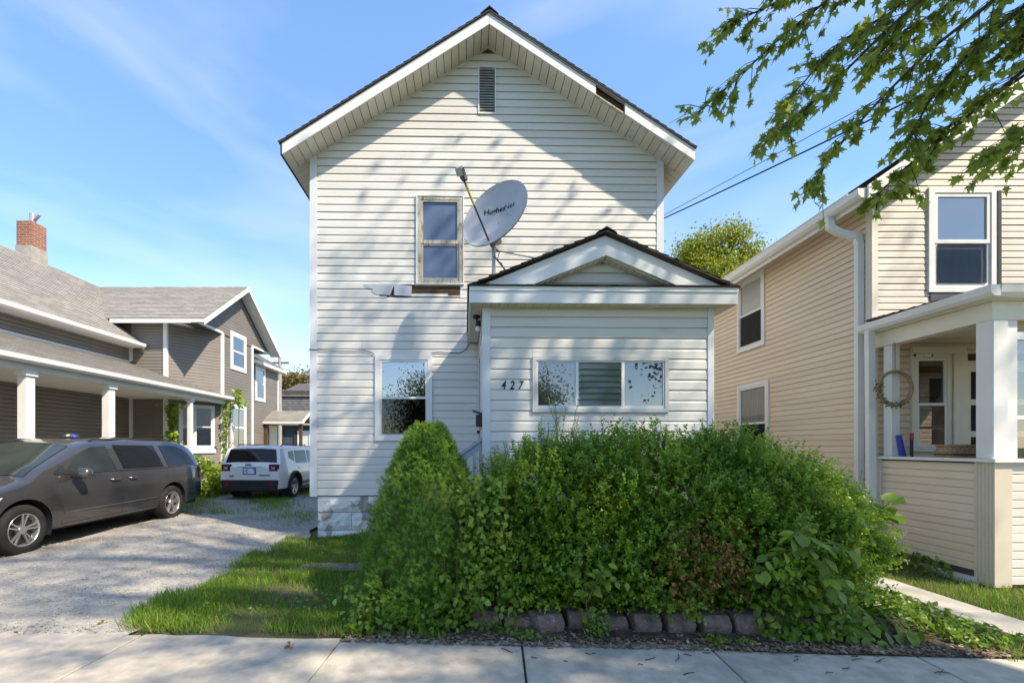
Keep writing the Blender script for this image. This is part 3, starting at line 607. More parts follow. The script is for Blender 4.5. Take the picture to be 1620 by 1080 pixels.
MB().box(FXL, FXR, FY - .012, FY + .012, FZ0, FZ1 - .065).build('fascia', 'white_trim', pr)
MB().box(FXL - .012, FXR + .012, FY - .026, FY + .012, FZ1 - .064, FZ1 - .012).build('fascia', 'white_trim', pr)
mb = MB(); x = FXL - .02
while x < FXR:                                     # sagging shingle edge of the pent
    x2 = min(x + random.uniform(.25, .5), FXR + .02); mb.box(x, x2 - .004, FY - .045, FY + .10, FZ1 - .011 + random.uniform(-.003, .004), FZ1 + .003 + random.uniform(0, .006)); x = x2
mb.build('pent_edge', 'brown_shingle', pr)
for sx, xe in ((-1, FXL), (1, FXR)):
    def band(o0, o1, y0, y1, nm, m, x_in=0.0):
        # rake band: from the peak down to where it meets the pent
        pts = []
        xo = xe; sl = SLp if sx < 0 else SRp
        za = FZ1 + .004
        xa = FXC + sx * (FZP + o1 - za) / sl; xb = FXC + sx * (FZP + o0 - za) / sl
        xa = max(xa, FXL + .02) if sx < 0 else min(xa, FXR - .02); xb = max(xb, FXL + .02) if sx < 0 else min(xb, FXR - .02)
        pts = [(FXC + sx * .0005, FZP + o1), (xa, za), (xb, za), (FXC + sx * .0005, FZP + o0)]
        return MB().prism(pts, 'y', y0, y1).build(nm, m, pr)
    band(-.17, -.027, FY + .05, FY + .07, 'rake_frieze', 'white_trim')
    band(-.285, -.165, FY - .015, FY + .04, 'rake_fascia', 'white_trim')
    n = 12; sl = SLp if sx < 0 else SRp; ln = (FZP - .30 - FZ1) / sl
    for k in range(n):
        a = FXC + sx * (k * ln / n + .004); b = FXC + sx * ((k + 1) * ln / n - .004)
        q = [(a, FY + .03), (b, FY + .03), (b, FY + .165), (a, FY + .165)]
        MB().hexa([(x, y, zp(x) - .300) for x, y in q], [(x, y, zp(x) - .288) for x, y in q]).build('soffit_panel', 'cream_soffit', pr)
    # side soffit and eave board of the porch
    a, b = (FXL, PXL) if sx < 0 else (PXR, FXR)
    for k in range(15):
        y0 = FY + .02 + k * .135
        MB().box(a + .014 if sx < 0 else a + .002, b - .002 if sx < 0 else b - .014, y0, y0 + .128, FZ0 + .004, FZ0 + .012).build('soffit_panel', 'cream_soffit', pr)
    MB().box(xe - .012, xe + .012, FY - .010, -.03, FZ0 - .004, FZ1 - .02).build('eave_board', 'white_trim', pr)
ns = 28
for k in range(ns):
    a = PXL + (PXR - PXL) * k / ns
    MB().box(a + .003, a + (PXR - PXL) / ns - .003, FY + .013, PYL - .027, FZ0 + .004, FZ0 + .012).build('soffit_panel', 'cream_soffit', pr)
MB().box(PXL, PXR, FY + .013, PYL, FZ0 + .014, FZ0 + .018).build('soffit_backing', 'charcoal', pr)
gy = FY + .17; gt = FZP - .295
MB().prism([(FXC - (gt - FZ1) / SLp, FZ1 - .02), (FXC + (gt - FZ1) / SRp, FZ1 - .02), (FXC, gt)], 'y', gy + .002, gy + .03).build('gable_backing', 'sheathing', pr)
siding(pr, T_front(gy), lambda z: FXC - (gt - z) / SLp, lambda z: FXC + (gt - z) / SRp, FZ1 - .03, gt - .02, .1262, 'white_siding')
# porch light under the side eave
lf = MB().tube([(PXL - .06, PYL + .35, FZ0 + .004), (PXL - .06, PYL + .35, FZ0 - .03)], [.05, .045], 12).tube([(PXL - .06, PYL + .35, FZ0 - .03), (PXL - .055, PYL + .33, FZ0 - .07), (PXL - .045, PYL + .31, FZ0 - .085)], .016, 8).tube([(PXL - .045, PYL + .31, FZ0 - .07), (PXL - .045, PYL + .31, FZ0 - .14)], [.028, .034], 10).build('porch_light', 'black_metal', house)
MB().tube([(PXL - .045, PYL + .31, FZ0 - .14), (PXL - .045, PYL + .31, FZ0 - .16), (PXL - .045, PYL + .31, FZ0 - .19), (PXL - .045, PYL + .31, FZ0 - .21)], [.018, .03, .032, .012], 10).build('bulb', 'bulb', lf, smooth=True)
# things fixed to the house: mailbox and cables
def hw(x, y, z): return Vector((x * HC - y * HS, x * HS + y * HC + HY, z))
mlz = hz(672, 757, PYL + .2)
p = hw(PXL, PYL + .17, mlz)
mailbox = thing('mailbox', 'small black wall mailbox with its lid raised beside the porch corner', 'mailbox', p)
MB().box(p.x - .075, p.x + .004, p.y - .13, p.y + .13, p.z - .02, p.z + .12).build('box', 'black_metal', mailbox, bevel=.006)
MB().bar((p.x - .0, p.y, p.z + .135), (p.x - .115, p.y, p.z + .175), .26, .008).build('lid', 'black_metal', mailbox)
def cable(name, pts, r, label, m='black_cable', cat='cable', group=None, n=5):
    return MB().tube(pts, r, n).build(name, m, None, label=label, cat=cat, group=group)
def wallpt(px, py, d=-.03): return hw(hx(px, d), d, hz(py, px, d))
cable('wall_cable', [wallpt(488.5, 556), wallpt(489, 552)] + [wallpt(x, y) for x, y in ((495, 553), (515, 554), (545, 555), (575, 554), (585, 556), (592, 560))], .006, 'thin black cable on the siding left of the lower window')
cable('wall_cable', [wallpt(x, y) for x, y in ((683, 558), (695, 556.5), (712, 558), (728, 558), (737, 553), (740.5, 546), (740.5, 530), (740, 520))], .006, 'thin black cable running from lower window up to porch eave')
# steps and railing at the side door (mostly behind the shrubs)
steps = thing('porch_steps', 'concrete steps up to the side door behind the conical spruce', 'steps', (-.3, 6.2, 0))
for k in range(4): MB().box(-.13 - .27 * k - .0, .085 if k == 0 else -.13 - .27 * (k - 1), 5.72, 6.75, -.05, .70 - .17 * k).build('step', 'old_concrete', steps, bevel=.008)
rail = thing('stair_railing', 'blue grey wooden stair railing behind the spruce by porch corner', 'railing', (-.3, 5.64, 0))
ra, rb = pix(771, 687, 5.62), pix(771, 687, 5.62) + Vector((-.98, 0, -.70))
MB().bar(ra, rb, .085, .035).build('handrail', 'rail_paint', rail)
MB().bar(ra + Vector((0, 0, -.075)), rb + Vector((0, 0, -.075)), .035, .085).build('rail', 'rail_paint', rail)
for k in range(9):
    q = ra.lerp(rb, .05 + k * .115); MB().box(q.x - .019, q.x + .019, 5.601, 5.639, max(0.0, q.z - .82), q.z - .06).build('baluster', 'rail_paint', rail)
MB().box(rb.x - .045, rb.x + .045, 5.575, 5.665, 0, rb.z + .06).build('newel_post', 'rail_paint', rail)
MB().box(ra.x - .06, ra.x - .0, 5.59, 5.65, .0, ra.z - .02).build('newel_post', 'rail_paint', rail)
# ---- satellite dish on the porch roof
dc = pix(781, 337, 6.35)
dn = Vector((-.55, -.78, .30)).normalized(); du = Vector((.72, -.28, .69)); du = (du - dn * du.dot(dn)).normalized(); dv = dn.cross(du)
dish = thing('satellite_dish', 'grey lettered satellite dish on a pole above the porch roof', 'satellite dish', (dc.x, dc.y, 3.55))
R_ = 0.52; rings = 9; seg = 48; V = []
def dpt(r, a, off=0.0): return dc + du * (r * math.cos(a) * R_ * 1.0) + dv * (r * math.sin(a) * R_ * .96) - dn * (0.10 * (1 - r * r) - off)
front = np.array([[dpt(i / rings, 2 * math.pi * k / seg) for k in range(seg)] for i in range(rings + 1)])
back = np.array([[dpt(i / rings, 2 * math.pi * k / seg, -.018) for k in range(seg)] for i in range(rings, -1, -1)])
lip = np.array([[dpt(1.0 + e, 2 * math.pi * k / seg, o) for k in range(seg)] for e, o in ((.012, .004), (.022, -.004), (.016, -.022))])
grid_mesh('reflector', np.concatenate([front, lip, back]), 'dish_grey', dish, closed=True)
pt = Vector((pix(781, 384, 6.45).x, 6.45, 0)); ptz = pix(781, 384, 6.45).z; zb_ = 3.62
MB().tube([(pt.x, pt.y, zb_ - .12), (pt.x, pt.y, ptz + .05)], .028, 10).build('mast', 'galvanized', dish, smooth=False)
br = dc - dn * .19
MB().bar((pt.x, pt.y, ptz + .04), br, .11, .09).bar((pt.x - .05, pt.y - .02, ptz + .03), (pt.x + .09, pt.y, ptz + .06), .1, .14).build('bracket', 'galvanized', dish)
# struts down to the porch roof
MB().tube([(pt.x, pt.y, ptz - .10), pix(845, 408, 6.75)], .012, 6).build('strut', 'galvanized', dish)
MB().tube([(pt.x, pt.y, ptz - .18), pix(800, 428, 6.15)], .012, 6).build('strut', 'dark_arm', dish)
MB().tube([pix(784, 392, 6.38), pix(790, 400, 6.33), pix(786, 412, 6.33), pix(793, 416, 6.3), pix(797, 424, 6.25)], .006, 5).build('coax', 'black_cable', dish)
arm0 = pix(775, 385, 6.3); arm1 = pix(728.5, 272, 5.72)
MB().tube([arm0 + Vector((.03, .06, -.02)), arm0, arm0.lerp(arm1, .93)], .014, 8).build('feed_arm', 'dark_arm', dish)
MB().tube([arm0.lerp(arm1, .56), arm0.lerp(arm1, .82)], .0155, 8).build('tape', 'yellow_tape', dish)
ad_ = (arm1 - arm0).normalized()
hd = MB().tube([arm0.lerp(arm1, .88), arm0.lerp(arm1, .93), arm0.lerp(arm1, .985)], [.02, .036, .032], 10).bar(arm0.lerp(arm1, .93) + Vector((.01, 0, -.01)), arm0.lerp(arm1, .93) + Vector((.05, .02, .0)), .05, .05).build('feed_horn', 'dark_arm', dish)
MB().bar(arm0.lerp(arm1, .955) - Vector((.012, 0, 0)), arm0.lerp(arm1, 1.06) + Vector((.0, .0, .0)), .085, .06).build('transmitter', 'flashing', hd)
MB().bar(arm0.lerp(arm1, .955) + Vector((.035, 0, .0)), arm0.lerp(arm1, 1.05) + Vector((.045, .0, .0)), .015, .075).build('cooling_fin', 'dark_arm', hd)
def img(v): return (v.x - dc.x / dc.y * v.y, v.z - (dc.z - EYE) / dc.y * v.y)
best = max((du * math.cos(a) + dv * math.sin(a) for a in np.linspace(0, 6.283, 720)), key=lambda v: (img(v)[0] + .30 * img(v)[1]) / math.hypot(*img(v)))
tx = best.normalized()
ty = max((du * math.cos(a) + dv * math.sin(a) for a in np.linspace(0, 6.283, 720)), key=lambda v: (img(v)[1] + .18 * img(v)[0]) / math.hypot(*img(v))); ty = ty * (math.hypot(*img(tx)) / math.hypot(*img(ty)))
Mtx = Matrix((( *tx, 0), (*ty, 0), (*dn, 0), (0, 0, 0, 1))).transposed()
for s, off, m, bd in (('Hughes', -.085, 'charcoal', True), ('Net', .165, 'dark_arm', False)):
    pos = dc - dn * .066 + tx * (off + .03) + ty * .085
    M = Matrix.Translation(pos) @ Mtx
    lt = text_mesh('lettering', s, .118, m, dish, M, depth=.002, shear=.0, bold=bd)
    for vv in lt.data.vertices:                      # printed on the curved face
        r_ = vv.co - dc; a_, b_ = r_.dot(du), r_.dot(dv); q_ = min(1, (a_ / R_) ** 2 + (b_ / (R_ * .96)) ** 2); vv.co = dc + du * a_ + dv * b_ - dn * (.10 * (1 - q_) - .005)
for a, b in ((.05, -.10), (.20, -.02), (.10, -.33)):
    q = dc - dn * (.092 if a < .15 and b > -.3 else .06) + tx * a + ty * b; MB().tube([q, q + dn * .012], .009, 8).build('bolt', 'galvanized', dish)
# ------------------------------------------------------------------ the beige house on the right
RX, RY = 5.42, 6.2; RE = 4.93; RS = 0.69; RC = 8.75; RB2 = 14.5; RRX = 2 * RC - RX
rh = thing('beige_house', 'beige sided two storey house with open front porch and white gutters', 'house', (7.5, 9, 0))
rw = MB().prism([(RX, .2), (RRX, .2), (RRX, RE), (RC, RE + RS * (RC - RX)), (RX, RE)], 'y', RY, RB2).build('wall', 'sheathing', rh)
SB = 0.0885
TRl = T_left(RX); TRf = T_front(RY)
swu = (8.45, 9.32, 3.38, 4.80); swl = (8.33, 9.32, 1.15, 2.72)
siding(rw, TRl, RY + .075, RB2, .35, RE - .02, SB, 'beige_siding', holes=[swu, swl], joints=0.2)
rwu = (6.16, 7.08, 3.58, 5.0); rpw = (5.93, 6.47, 1.42, 2.75)
siding(rw, TRf, RX + .06, lambda z: min(RRX, 2 * RC - RX - (z - RE) / RS if z > RE else RRX) if z > RE else 8.9, .6, 3.0, SB, 'beige_siding', holes=[rpw, (6.47, 7.6, .6, 2.75)])
siding(rw, TRf, lambda z: RX + .06 if z < RE else RX + (z - RE) / RS + .02, 8.9, 3.0, 7.2, SB, 'beige_front', holes=[rwu])
MB().box(RX - .02, RX + .06, RY - .024, RY, .3, RE + .02).build('corner_board', 'beige_trim', rh)
MB().box(RX - .024, RX - .02 + .02, RY, RY + .075, .3, RE).build('corner_board', 'beige_trim', rh)
MB().box(RX + .03, RRX - .03, RY + .03, RB2 - .03, -.1, .36).build('foundation', 'mortar', rh)
for wz in (swu, swl): sash_window(rh, TRl, *wz, trim=.07, tm='white_paint', glass='soft_glass', room='curtain_grey', blind=0.5 if wz is swu else 0.0, screen=True, sash=.04)
fw = sash_window(rh, TRf, *rwu, trim=.075, tm='white_paint', glass='window_glass', room='curtain_grey', blind=0.5, mid=.48, sash=.05, screen=True)
tbox(MB(), TRf, rwu[1] + .001, rwu[1] + .05, .0, .05, rwu[2] - .1, rwu[3] - .05).build('dark_channel', 'charcoal', fw)
tbox(MB(), TRf, rwu[0] + .03, rwu[1], .0, .03, rwu[2] - .12, rwu[2] - .001).build('dark_apron', 'navy_siding', fw)
# roof and trim
def rz(x): return RE + RS * (x - RX)
rr = roof_slab('roof', (RX - .37, RY - .34, rz(RX - .37) + .17), (RX - .37, RB2 + .3, rz(RX - .37) + .17), (RC, RB2 + .3, rz(RC) + .17), (RC, RY - .34, rz(RC) + .17), 'brown_shingle', rh)
roof_slab('roof_plane', (RRX + .37, RB2 + .3, rz(RX - .37) + .17), (RRX + .37, RY - .34, rz(RX - .37) + .17), (RC, RY - .34, rz(RC) + .17), (RC, RB2 + .3, rz(RC) + .17), 'brown_shingle', rr)
def rbar(xa, xb, a, b, y0, y1, nm, m): MB().prism([(xa, rz(xa) + a), (xb, rz(xb) + a), (xb, rz(xb) + b), (xa, rz(xa) + b)], 'y', y0, y1).build(nm, m, rr)
rbar(RX - .36, RC, -.02, .168, RY - .365, RY - .305, 'rake_board', 'white_paint')
rbar(RX - .36, RC, -.012, -.002, RY - .304, RY - .026, 'rake_soffit', 'beige_trim')
MB().box(RX - .36, RX - .002, RY - .02, RB2, RE - .03, RE - .012).build('eave_soffit', 'beige_siding', rr)
MB().box(RX - .10, RX - .018, RY, RB2, RE - .14, RE - .031).build('frieze_board', 'beige_siding', rr)
gz = rz(RX - .37) + .03
gt_ = MB().prism([(RX - .48, gz + .11), (RX - .47, gz + .03), (RX - .43, gz - .005), (RX - .37, gz - .005), (RX - .37, gz + .11)], 'y', RY - .34, RB2 + .3).build('gutter', 'white_paint', rh)
MB().box(RX - .368, RX - .35, RY - .32, RB2 + .3, gz - .06, gz + .13).build('eave_fascia', 'white_paint', rr)
def spout(pts, w, h, nm='downspout', m='white_paint'):
    mb = MB()
    for a, b in zip(pts[:-1], pts[1:]): mb.bar(a, b, w, h, up=(0.05, 1, 0.02))
    for p in pts[1:-1]: mb.tube([Vector(p) - Vector((0, h / 2 - .002, 0)), Vector(p) + Vector((0, h / 2 - .002, 0))], w / 2, 10)
    return mb.build(nm, m, rh)
spout([(RX - .42, 6.40, gz), (RX - .42, 6.40, gz - .14), (RX - .30, 6.38, gz - .22), (RX - .09, 6.34, gz - .30), (RX - .065, 6.33, gz - .40), (RX - .065, 6.33, .12)], .085, .07)
# the porch
PF = 4.73; pz = 1.36
rp = MB().box(RX + .02, 9.5, PF + .1, RY - .03, .0, .60).build('porch_floor', 'old_concrete', rh)
hw1 = MB().box(RX + .004, RX + .09, PF + .09, RY - .03, .08, pz - .03).build('porch_side_wall', 'sheathing', rh)
siding(hw1, T_left(RX + .004), PF + .185, RY - .15, .16, pz - .03, SB, 'beige_siding')
MB().box(RX - .03, RX + .06, RY - .15, RY - .09, .1, pz - .03).build('edge_trim', 'beige_trim', hw1)
hw2 = MB().box(RX + .16, 9.5, PF + .012, PF + .1, .05, pz - .03).build('porch_front_wall', 'sheathing', rh)
siding(hw2, T_front(PF + .012), RX + .165, 9.5, .06, pz - .03, SB, 'beige_front', proud=.012)
cp = MB().box(RX - .022, RX + .16, PF - .012, PF + .183, .03, pz - .031).build('corner_post', 'beige_pier', rh)
for k in range(5): MB().box(RX - .026, RX - .0215, PF + .012 + k * .034, PF + .030 + k * .034, .05, pz - .04).build('post_rib', 'beige_pier', cp)
MB().box(RX - .06, RX + .13, PF - .05, RY - .03, pz - .03, pz + .004).build('ledge', 'white_paint', rh)
MB().box(RX + .131, 9.5, PF - .05, PF + .14, pz - .03, pz + .004).build('ledge', 'white_paint', rh)
MB().box(RX - .05, RX + .30, PF + .15, RY - .10, -.05, .085).build('sill_plank', 'white_paint', hw1)
ez = 3.02
MB().box(RX + .0, RX + .16, PF + .02, PF + .19, pz + .005, ez - .2).build('column', 'white_paint', rh, bevel=.006)
cas = MB().box(RX + .161, RX + .29, PF + .05, PF + .16, pz + .005, ez - .2).build('window_casing', 'white_paint', rh, bevel=.004)
MB().box(RX + .30, 8.2, PF + .07, PF + .14, 2.62, 2.70).build('transom_bar', 'white_paint', rh)
MB().box(RX + .291, 8.2, PF + .09, PF + .12, 2.701, ez - .2).build('transom_panel', 'tan_panel', rh)
MB().box(RX + .291, 8.2, PF + .08, PF + .13, 1.78, 1.82).build('meeting_rail', 'white_paint', rh)
for a, b in ((1.365, 1.779), (1.821, 2.619)): MB().add([(RX + .292, PF + .1, a), (8.2, PF + .1, a), (8.2, PF + .1, b), (RX + .292, PF + .1, b)], [(0, 1, 2, 3)]).build('pane', 'porch_glass', rh, fix=False)
MB().box(RX + .02, RX + .13, RY - .27, RY - .15, pz + .005, ez - .2).build('wall_post', 'white_paint', rh, bevel=.006)
MB().box(RX + .0, RX + .155, PF + .03, RY - .025, ez - .2, ez - .01).build('side_beam', 'beige_trim', rh)
MB().box(RX + .156, 9.5, PF + .03, PF + .16, ez - .2, ez - .01).build('front_beam', 'beige_trim', rh)
MB().box(RX + .156, 9.5, PF + .161, RY - .03, ez - .06, ez - .03).build('porch_ceiling', 'beige_trim', rh)
prr = roof_slab('porch_roof', (RX - .10, PF - .04, ez + .12), (9.6, PF - .04, ez + .12), (9.6, RY - .02, ez + .32), (RX - .10, RY - .02, ez + .18), 'brown_shingle', rh)
MB().box(RX - .08, RX - .001, PF - .02, RY - .02, ez - .008, ez + .005).build('soffit', 'beige_trim', prr)
MB().box(RX - .0, 9.5, PF - .02, PF + .029, ez - .008, ez + .005).build('soffit', 'beige_trim', prr)
MB().prism([(RX - .19, ez + .115), (RX - .18, ez + .04), (RX - .15, ez + .005), (RX - .082, ez + .005), (RX - .082, ez + .115)], 'y', PF - .12, RY + .02).build('gutter', 'white_paint', rh)
MB().prism([(PF - .13, ez + .116), (PF - .12, ez + .04), (PF - .09, ez + .004), (PF - .022, ez + .004), (PF - .022, ez + .116)], 'x', RX - .08, 9.6).build('gutter', 'white_paint', rh)
MB().box(RX - .079, RX - .065, PF - .02, RY - .02, ez + .006, ez + .13).build('eave_board', 'white_paint', prr)
spout([(RX - .135, 6.08, ez + .02), (RX - .135, 6.06, .15)], .085, .07)
# back of the porch: window and door
sash_window(rh, TRf, *rpw, trim=.06, tm='beige_trim', glass='porch_glass', room='dark_room', mid=.48)
dw = MB().box(6.48, 6.66, RY - .06, RY - .003, .6, 2.75).build('door_casing', 'beige_trim', rh)
dl = MB().box(6.665, 7.55, RY - .045, RY - .003, .6, 2.65).build('front_door', 'beige_trim', rh)
for z0, z1 in ((1.0, 1.62), (1.70, 2.05), (2.13, 2.5)): tbox(MB(), T_front(RY - .045), 6.72, 7.5, .0005, .004, z0, z1).build('pane', 'dark_room', dl)
MB().box(5.93, 6.66, RY - .05, RY - .017, 2.752, 2.84).build('head_casing', 'beige_trim', rh)
# things on the porch
wc = Vector((pix(1416, 614, 5.86).x, 5.86, pix(1416, 614, 5.86).z))
wr = thing('wreath', 'straw hoop wreath with dark greenery hanging on the beige porch', 'wreath', wc)
V = np.array([[wc + Vector(((.215 + .022 * math.cos(b)) * math.cos(a), .022 * math.sin(b), (.215 + .022 * math.cos(b)) * math.sin(a))) for b in np.linspace(0, 2 * math.pi, 9)[:-1]] for a in np.linspace(0, 2 * math.pi, 41)])
grid_mesh('hoop', V, 'straw', wr, closed=True)
n = 260; A = np.concatenate([RNG.uniform(3.5, 5.3, 160), RNG.uniform(2.8, 3.6, 100)]); P = np.stack([wc.x + .215 * np.cos(A), np.full(n, wc.y), wc.z + .215 * np.sin(A)], 1) + RNG.normal(size=(n, 3)) * .014
scatter('greenery', *LEAF, P, rdir(n), rdir(n), np.full(n, .035), 'dark_leaf', wr)
MB().tube([wc + Vector((0, 0, .215)), wc + Vector((0, .0, .60)), wc + Vector((0, .02, ez - .2 - wc.z))], .003, 5).build('hanger', 'black_cable', wr)
b = pix(1425, 703, 5.75); bb = thing('blue_paddle', 'blue plastic board leaning upright on the porch ledge', 'board', (b.x, b.y, pz))
MB().hexa([(b.x, 5.72, pz + .005), (b.x + .05, 5.72, pz + .005), (b.x + .05, 5.78, pz + .005), (b.x, 5.78, pz + .005)], [(b.x - .045, 5.72, pz + .27), (b.x - .01, 5.72, pz + .28), (b.x - .01, 5.78, pz + .28), (b.x - .045, 5.78, pz + .27)]).build('panel', 'blue_plastic', bb, bevel=.004)
b = pix(1441, 700, 5.7); bb = thing('broom', 'grey stick with red top standing by the porch window', 'broom', (b.x, 5.7, .61))
MB().tube([(b.x, 5.7, .61), (b.x + .01, 5.7, pz + .22)], .018, 8).build('handle', 'black_plastic', bb); MB().tube([(b.x + .01, 5.7, pz + .22), (b.x + .012, 5.7, pz + .30)], .021, 8).build('grip', 'red_plastic', bb)
b = pix(1500, 711, 5.45); rc = thing('wicker_tray', 'brown wicker tray resting behind the porch ledge', 'tray', (b.x, 5.5, pz - .05))
V = []
for i, t in enumerate(np.linspace(0, 1, 5)):
    r1, r2 = .46 - .05 * t, .16 - .03 * t; V.append([(6.02 + r1 * math.copysign(abs(math.cos(a)) ** .5, math.cos(a)), 5.45 + r2 * math.copysign(abs(math.sin(a)) ** .5, math.sin(a)), pz - .06 + .2 * t) for a in np.linspace(0, 2 * math.pi, 33)[:-1]])
grid_mesh('basket', np.array(V), 'straw', rc, closed=True)
MB().tube([V[4][i] for i in range(32)] + [V[4][0]], .016, 6).build('rim', 'straw', rc)
MB().tube([Vector(V[2][i]) * 1.0 + Vector((0, -.006, 0)) for i in range(32)] + [V[2][0]], .009, 6).build('band', 'brown_deck', rc)
for s in (-1, 1): MB().box(6.02 + s * .3 - .02, 6.02 + s * .3 + .02, 5.43, 5.47, .6, pz - .058).build('stand_leg', 'brown_deck', rc)
for k, px in enumerate((1452, 1466)):
    b = pix(px, 561.5, 6.12); sc_ = thing('security_camera', 'small white security camera above the porch window, %s of the two' % ('left' if k == 0 else 'right'), 'camera', b, group='porch security cameras')
    MB().tube([b + Vector((-.03, .0, 0)), b + Vector((.03, -.03, -.012))], .018, 8).build('body', 'white_paint', sc_); q = b + Vector((-.03, 0, 0)) if k == 0 else b + Vector((.03, -.03, -.012)); MB().tube([q, q + (Vector((-.012, .004, 0)) if k == 0 else Vector((.012, -.006, -.002)))], .0185, 8).build('lens', 'black_metal', sc_)

# ------------------------------------------------------------------ the grey house on the left
lh = thing('grey_house', 'grey brown sided house with long white side porch and grey shingle roofs', 'house', (-12, 11, 0))
GS = 'grey_siding'; AX = -10.84; SH = .1
lwall = MB().box(-16.8, AX, 3.8, 14.4, 0, 4.75).build('wall', 'sheathing', lh)
wg = [(-13.9, 14.4), (-9.74, 14.4), (-8.7, 15.7), (-8.7, 17.8), (-9.74, 19.1), (-13.9, 19.1)]
wwall = MB().prism(wg, 'z', 0, 5.42).build('wing_wall', 'sheathing', lh)
MB().prism([(14.35, 5.38), (19.15, 5.38), (16.75, 7.1)], 'x', -9.2, -8.7).build('gable_wall', 'sheathing', lh)
siding(lwall, T_right(AX), 3.8, 14.3, .4, 4.6, SH, GS, joined='siding')
siding(wwall, T_front(14.4), AX, -9.82, .4, 5.4, SH, GS, joined='siding')
TC = T_line(wg[1], wg[2]); CL = 1.665
cw1, cw2 = (.34, .72, 1.40, 2.86), (.74, 1.42, 1.40, 2.86)
siding(wwall, TC, .05, CL - .04, .4, 5.4, SH, GS, holes=[cw1, cw2], joined='siding')
TE = T_right(-8.7); ewu = (16.22, 17.32, 4.25, 5.62); ewl = (16.22, 17.32, 1.32, 3.02)
siding(wwall, TE, 15.75, 17.73, .4, 5.3, SH, GS, holes=[ewu, ewl], joined='siding')
siding(wwall, TE, lambda z: 14.36 + (z - 5.38) / .715, lambda z: 19.14 - (z - 5.38) / .715, 5.38, 7.05, SH, GS, holes=[ewu], joined='siding')
for cx, cy in ((-9.74, 14.4), (-8.7, 15.7), (-8.7, 17.8)): MB().box(cx - .07, cx + .045, cy - .045, cy + .07, .3, 5.39).build('corner_board', 'white_paint', lh)
MB().box(AX - .05, AX + .06, 14.28, 14.385, .3, 4.6).build('corner_board', 'white_paint', lh)
for wz, bl in ((ewu, .45), (ewl, .5)): sash_window(lh, TE, *wz, trim=.11, tm='white_paint', blind=bl, room='grey_room', sash=.05)
for wz in (cw1, cw2): sash_window(lh, TC, *wz, trim=.08, tm='white_paint', blind=.55, room='grey_room')
tbox(MB(), TC, cw1[0] - .03, cw2[1] + .03, 0, .06, 1.26, 1.395).build('window_apron', 'white_paint', lh)
# soffit corners over the cut-away bay
MB().prism([(-8.69, 14.1), (-8.69, 15.7), (-9.74, 14.4), (-9.74, 14.1)], 'z', 5.385, 5.40).build('corner_soffit', 'white_paint', lh)
MB().prism([(-8.69, 19.4), (-8.69, 17.8), (-9.74, 19.1), (-9.74, 19.4)], 'z', 5.385, 5.40).build('corner_soffit', 'white_paint', lh)
MB().box(-8.71, -8.665, 14.2, 15.72, 5.36, 5.44).build('gable_sill', 'white_paint', lh); MB().box(-8.71, -8.665, 17.78, 19.3, 5.36, 5.44).build('gable_sill', 'white_paint', lh)
# roofs
gr = 'grey_shingle'
rf = roof_slab('roof', (-10.38, 3.4, 4.66), (-10.38, 14.26, 4.66), (-11.36, 14.26, 5.43), (-11.36, 3.4, 5.43), gr, lh)
roof_slab('roof_plane', (-11.36, 3.4, 5.43), (-11.36, 16.72, 5.43), (-13.8, 16.72, 7.36), (-13.8, 3.4, 7.36), gr, rf)
roof_slab('roof_plane', (-17.2, 3.4, 4.66), (-17.2, 16.72, 4.66), (-13.8, 16.72, 7.36), (-13.8, 3.4, 7.36), gr, rf)
roof_slab('wing_roof', (-14, 14.0, 5.42), (-8.28, 14.0, 5.42), (-8.28, 16.72, 7.34), (-14, 16.72, 7.34), gr, lh)
roof_slab('wing_roof_plane', (-14, 19.44, 5.42), (-8.28, 19.44, 5.42), (-8.28, 16.72, 7.34), (-14, 16.72, 7.34), gr, rf)
for y0, y1, z0, z1 in ((13.98, 16.72, 5.40, 7.33), (19.46, 16.72, 5.40, 7.33)):
    MB().hexa([(-8.29, y0, z0 - .17), (-8.26, y0, z0 - .17), (-8.26, y1, z1 - .17), (-8.29, y1, z1 - .17)], [(-8.29, y0, z0), (-8.26, y0, z0), (-8.26, y1, z1), (-8.29, y1, z1)]).build('rake_board', 'white_paint', lh)
    MB().hexa([(-8.7, y0, z0 - .12), (-8.291, y0, z0 - .12), (-8.291, y1, z1 - .12), (-8.7, y1, z1 - .12)], [(-8.7, y0, z0 - .10), (-8.291, y0, z0 - .10), (-8.291, y1, z1 - .10), (-8.7, y1, z1 - .10)]).build('rake_soffit', 'white_paint', lh)
MB().box(-11.2, -8.30, 13.98, 14.02, 5.28, 5.40).build('eave_fascia', 'white_paint', lh)
MB().box(-11.2, -8.69, 14.02, 14.38, 5.402, 5.412).build('eave_soffit', 'white_paint', lh)
MB().prism([(-10.28, 4.69), (-10.29, 4.60), (-10.33, 4.56), (-10.40, 4.56), (-10.40, 4.69)], 'y', 3.4, 14.28).build('gutter', 'white_paint', lh)
MB().box(-10.84, -10.40, 3.4, 14.25, 4.56, 4.58).build('eave_soffit', 'white_paint', lh)
MB().hexa([(-10.36, 14.25, 4.52), (-10.36, 14.29, 4.52), (-11.4, 14.29, 5.33), (-11.4, 14.25, 5.33)], [(-10.36, 14.25, 4.66), (-10.36, 14.29, 4.66), (-11.4, 14.29, 5.46), (-11.4, 14.25, 5.46)]).build('rake_board', 'white_paint', lh)
